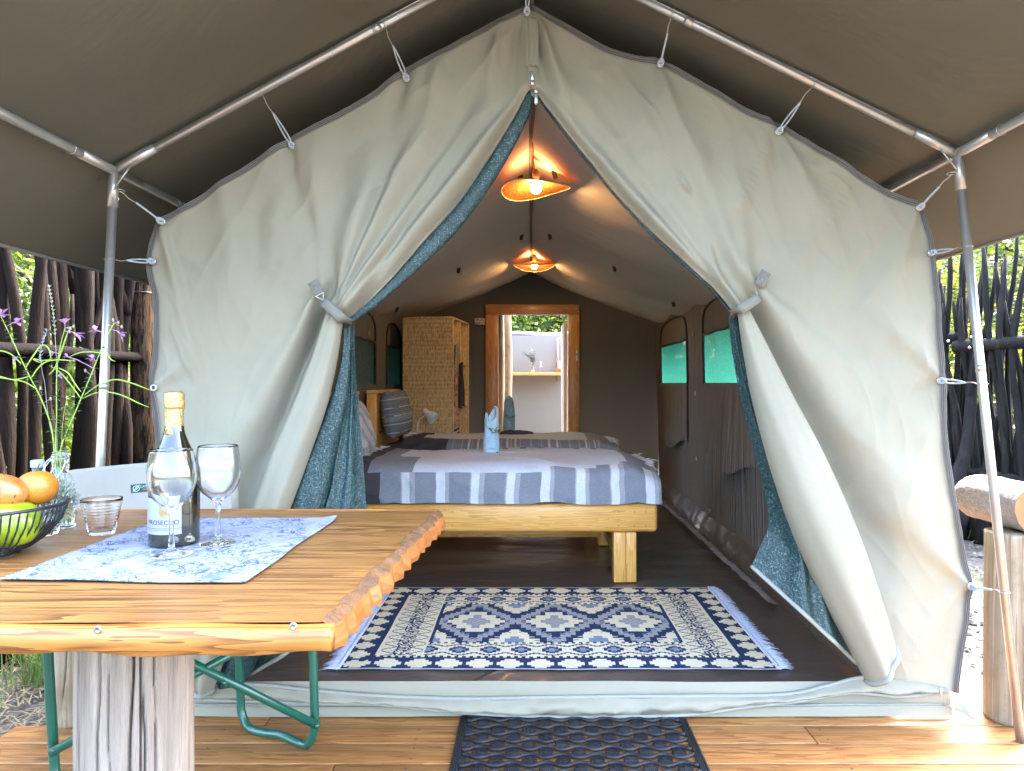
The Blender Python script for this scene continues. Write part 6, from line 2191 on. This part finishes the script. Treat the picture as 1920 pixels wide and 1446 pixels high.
rf = thing('stick_fence', 'open fence of charred black sticks behind the log post', 'fence', (3.35, 5.4, GZ))
A_, B_ = Vector((2.95, 6.4, 0)), Vector((3.75, 4.7, 0))
rd = random.Random(41)
n = 84
for k in range(n):
    t = (k + rd.uniform(-.3, .3)) / n
    b_ = A_.lerp(B_, t) + Vector((rd.choice((-.035, .035)), rd.choice((-.02, .02)), GZ - .05))
    h = rd.uniform(1.75, 2.2) if rd.random() < .8 else rd.uniform(2.15, 2.45)
    make_stick(rf, b_, h, rd.uniform(.020, .036), (rd.uniform(-.16, .16), rd.uniform(-.08, .08)), 400 + k, M['stickdark'], .05, rd.random() < .3)
dA = Vector((-.03, -.05, 0))
MB().tube(cr([A_ + dA + Vector((0, 0, 1.42)), A_.lerp(B_, .35) + dA + Vector((0, 0, 1.42)), A_.lerp(B_, .52) + dA + Vector((0, 0, 1.43))], 14), [.046 + .005 * N3(q * .6, 3, 8) for q in range(14)], 10).obj('rail', M['stickdark'], rf)
MB().tube(cr([A_.lerp(B_, .50) + dA + Vector((-.03, -.04, 1.36)), A_.lerp(B_, .75) + dA + Vector((-.03, -.04, 1.37)), B_ + dA + Vector((0, 0, 1.40))], 14), [.048 + .005 * N3(q * .6, 3, 9) for q in range(14)], 10).obj('rail', M['stickdark'], rf)
MB().tube(cr([A_ + dA + Vector((0, 0, .44)), A_.lerp(B_, .4) + dA + Vector((0, 0, .42)), A_.lerp(B_, .7) + dA + Vector((0, 0, .38)), B_ + dA + Vector((0, 0, .36))], 18), [.040 + .006 * N3(q * .6, 3, 10) for q in range(18)], 10).obj('rail', M['stickdark'], rf)
fs = MB()
p0 = P(1800, 990, 5.15)
fs.tube(cr([P(1793, 960, 5.2), P(1796, 900, 5.25), P(1812, 840, 5.3), P(1820, 760, 5.35), P(1828, 640, 5.4)], 16), [.045, .05, .052, .05, .048, .045, .045, .042, .04, .04, .038, .036, .034, .032, .03, .028], 9)
fs.obj('stick', M['stickdark'], rf)
fs = MB()
fs.tube(cr([P(1806, 985, 5.1), P(1812, 940, 5.15), P(1835, 905, 5.2), P(1850, 880, 5.25), P(1868, 780, 5.3)], 16), [.022, .032, .036, .036, .036, .036, .036, .034, .034, .034, .032, .032, .03, .03, .03, .028], 9)
fs.obj('stick', M['stickdark'], rf)
bolt = MB()
for x, y in ((1822, 632), (1818, 652), (1778, 640)):
    bolt.sphere(P(x, y, 5.25), .012, 8, 6)
bolt.obj('bolt_head', M['metal'], rf)

# ------------------------------------------------------------------ trees and scrub
def mleaf(name, c, tc, var=.45):
    m, nt, b = newmat(name)
    v = coords(nt, (1, 1, 1), False)
    nz = nd(nt, 'ShaderNodeTexNoise', {'Vector': v, 'Scale': 3.5, 'Detail': 6, 'Roughness': .75})
    cc = ramp(nt, nz.outputs[0], [(.3, sc(c, 1 - var)), (.5, c), (.72, sc(c, 1 + var))])
    nt.links.new(cc, b.inputs['Base Color'])
    b.inputs['Roughness'].default_value = .55
    tr_ = nd(nt, 'ShaderNodeBsdfTranslucent', {'Color': (*tc, 1)})
    ms_ = nd(nt, 'ShaderNodeMixShader', {0: .45, 1: b.outputs[0], 2: tr_.outputs[0]})
    nt.links.new(ms_.outputs[0], nt.nodes['Material Output'].inputs[0])
    return m
LEAF = [mleaf('fresh_green_leaves', (.055, .095, .016), (.14, .22, .028)), mleaf('yellow_green_leaves', (.075, .095, .014), (.20, .235, .024)), mleaf('grey_green_leaves', (.06, .075, .052), (.11, .14, .09)), mleaf('deep_green_leaves', (.028, .052, .014), (.065, .115, .02))]
M['trunk'] = mbasic('tree_bark', (.10, .075, .055), .9, var=.4, vscale=9, stretch=(2, 2, .4), bmp=.8, bscale=30)
def tree(name, label, x, y, h, cw, kind_i, seed, nleaf=5000, low=.15, cat='tree', grp=None, ls=.045):
    rd_ = random.Random(seed)
    t = thing(name, label, cat, (x, y, GZ), grp)
    tm_ = MB()
    base = Vector((x, y, GZ - .05))
    top = base + Vector((rd_.uniform(-.3, .3), rd_.uniform(-.3, .3), h * .75))
    spine = cr([base, base.lerp(top, .4) + Vector((rd_.uniform(-.15, .15), rd_.uniform(-.15, .15), 0)), top], 14)
    r0 = .03 + h * .016
    tm_.tube(spine, [lerp(r0, r0 * .25, k / 13) for k in range(14)], 8)
    clumps = []
    for k in range(16):
        s = spine[rd_.randint(3, 13)]
        an = rd_.uniform(0, 6.28)
        L = cw * rd_.uniform(.35, 1)
        e_ = s + Vector((math.cos(an) * L, math.sin(an) * L, rd_.uniform(-.05, .5) * h * .4))
        e_.z = min(max(e_.z, GZ + h * low), GZ + h)
        tm_.tube(cr([s, s.lerp(e_, .5) + Vector((0, 0, .08)), e_], 7), [lerp(r0 * .4, r0 * .1, q / 6) for q in range(7)], 5)
        clumps.append((e_, cw * rd_.uniform(.22, .42)))
        clumps.append((s.lerp(e_, rd_.uniform(.4, .8)), cw * rd_.uniform(.18, .3)))
    for k in range(8):
        clumps.append((base + Vector((rd_.uniform(-.7, .7) * cw, rd_.uniform(-.7, .7) * cw, h * rd_.uniform(low, 1))), cw * .28))
    tm_.obj('trunk', M['trunk'], t)
    lm_ = MB()
    for k in range(nleaf):
        c, r = clumps[rd_.randrange(len(clumps))]
        u = Vector((rd_.gauss(0, 1), rd_.gauss(0, 1), rd_.gauss(0, .75)))
        p = c + u * (r * .55)
        if p.z < GZ + .02:
            continue
        d = Vector((rd_.uniform(-1, 1), rd_.uniform(-1, 1), rd_.uniform(-.8, .5))).normalized()
        n_ = d.orthogonal().normalized()
        n_ = Matrix.Rotation(rd_.uniform(0, 6.28), 3, d) @ n_
        L = ls * rd_.uniform(.6, 1.4)
        a = len(lm_.v)
        lm_.v += [p, p + d * L * .5 + n_ * L * .24, p + d * L, p + d * L * .5 - n_ * L * .24]
        lm_.f.append((a, a + 1, a + 2, a + 3))
    lm_.obj('crown', LEAF[kind_i], t, smooth=False)
    return t
G1 = 'bushes behind the brown stick fence'
tree('leafy_bush', 'fresh green bush behind the brown fence at the frame edge', -3.3, 3.7, 3.0, .75, 0, 1, 9000, .05, 'bush', G1, .05)
tree('leafy_bush', 'fresh green bush behind the brown fence next to the steel pole', -3.5, 5.0, 3.2, .8, 0, 2, 9000, .05, 'bush', G1, .05)
tree('leafy_bush', 'deep green bush behind the flaking timber post', -3.6, 6.4, 3.2, .9, 3, 3, 8000, .05, 'bush', G1, .055)
G2 = 'trees beyond the black stick fence'
tree('leafy_tree', 'yellow-green tree right behind the black fence beside the tent', 5.6, 8.6, 2.9, 1.1, 1, 4, 9000, .25, 'tree', G2, .06)
tree('leafy_tree', 'yellow-green tree behind the black fence at the frame edge', 7.0, 8.2, 3.3, 1.2, 1, 5, 9000, .3, 'tree', G2, .06)
tree('leafy_tree', 'tall grey-green tree rising behind the yellow-green trees', 8.6, 11.0, 5.2, 1.9, 2, 6, 10000, .3, 'tree', G2, .07)
tree('leafy_tree', 'deep green tree beside the canvas edge, far beyond the black fence', 6.3, 11.5, 4.0, 1.5, 0, 7, 9000, .2, 'tree', G2, .07)
G3 = 'trees above the washroom wall'
tree('leafy_tree', 'glossy green tree above the screen wall, beside the timber posts', -.35, 10.8, 3.6, .9, 0, 8, 9000, .3, 'tree', G3, .08)
tree('leafy_tree', 'small-leaved green tree above the screen wall, towards the door leaf', .75, 11.2, 3.4, .9, 1, 9, 9000, .3, 'tree', G3, .04)
# far scrub that closes the view
rd = random.Random(90)
far_m = [MB(), MB(), MB()]
for k in range(100000):
    s = rd.random()
    if s < .36:
        x, y = -rd.uniform(4.6, 7.5), rd.uniform(2.2, 12.)
    elif s < .66:
        x, y = rd.uniform(8, 18), rd.uniform(8, 20)
    elif s < .85:
        x, y = rd.uniform(-3.2, 4.5), rd.uniform(12.5, 15.)
    else:
        x, y = rd.uniform(4.5, 10), rd.uniform(14, 18.)
    hh = 4.2 + 1.2 * N3(x * .35, y * .35, 7)
    if s > .36:
        hh *= 1.25
    z = GZ + hh * rd.random() ** .8
    if N3(x * 1.1, y * 1.1, z * 1.2) < -.3:
        continue
    p = Vector((x, y, z))
    d = Vector((rd.uniform(-1, 1), rd.uniform(-1, 1), rd.uniform(-.8, .5))).normalized()
    n_ = Matrix.Rotation(rd.uniform(0, 6.28), 3, d) @ d.orthogonal().normalized()
    L = rd.uniform(.10, .22) * (1 if s <= .36 else 1.7)
    m_ = far_m[0 if N3(x * .5, y * .5, 3) > 0 else 1 if s > .36 else 2]
    a = len(m_.v)
    m_.v += [p, p + d * L * .5 + n_ * L * .26, p + d * L, p + d * L * .5 - n_ * L * .26]
    m_.f.append((a, a + 1, a + 2, a + 3))
for m_, li in zip(far_m, (0, 1, 3)):
    kind(m_.obj('far_scrub', LEAF[li], smooth=False), 'stuff')
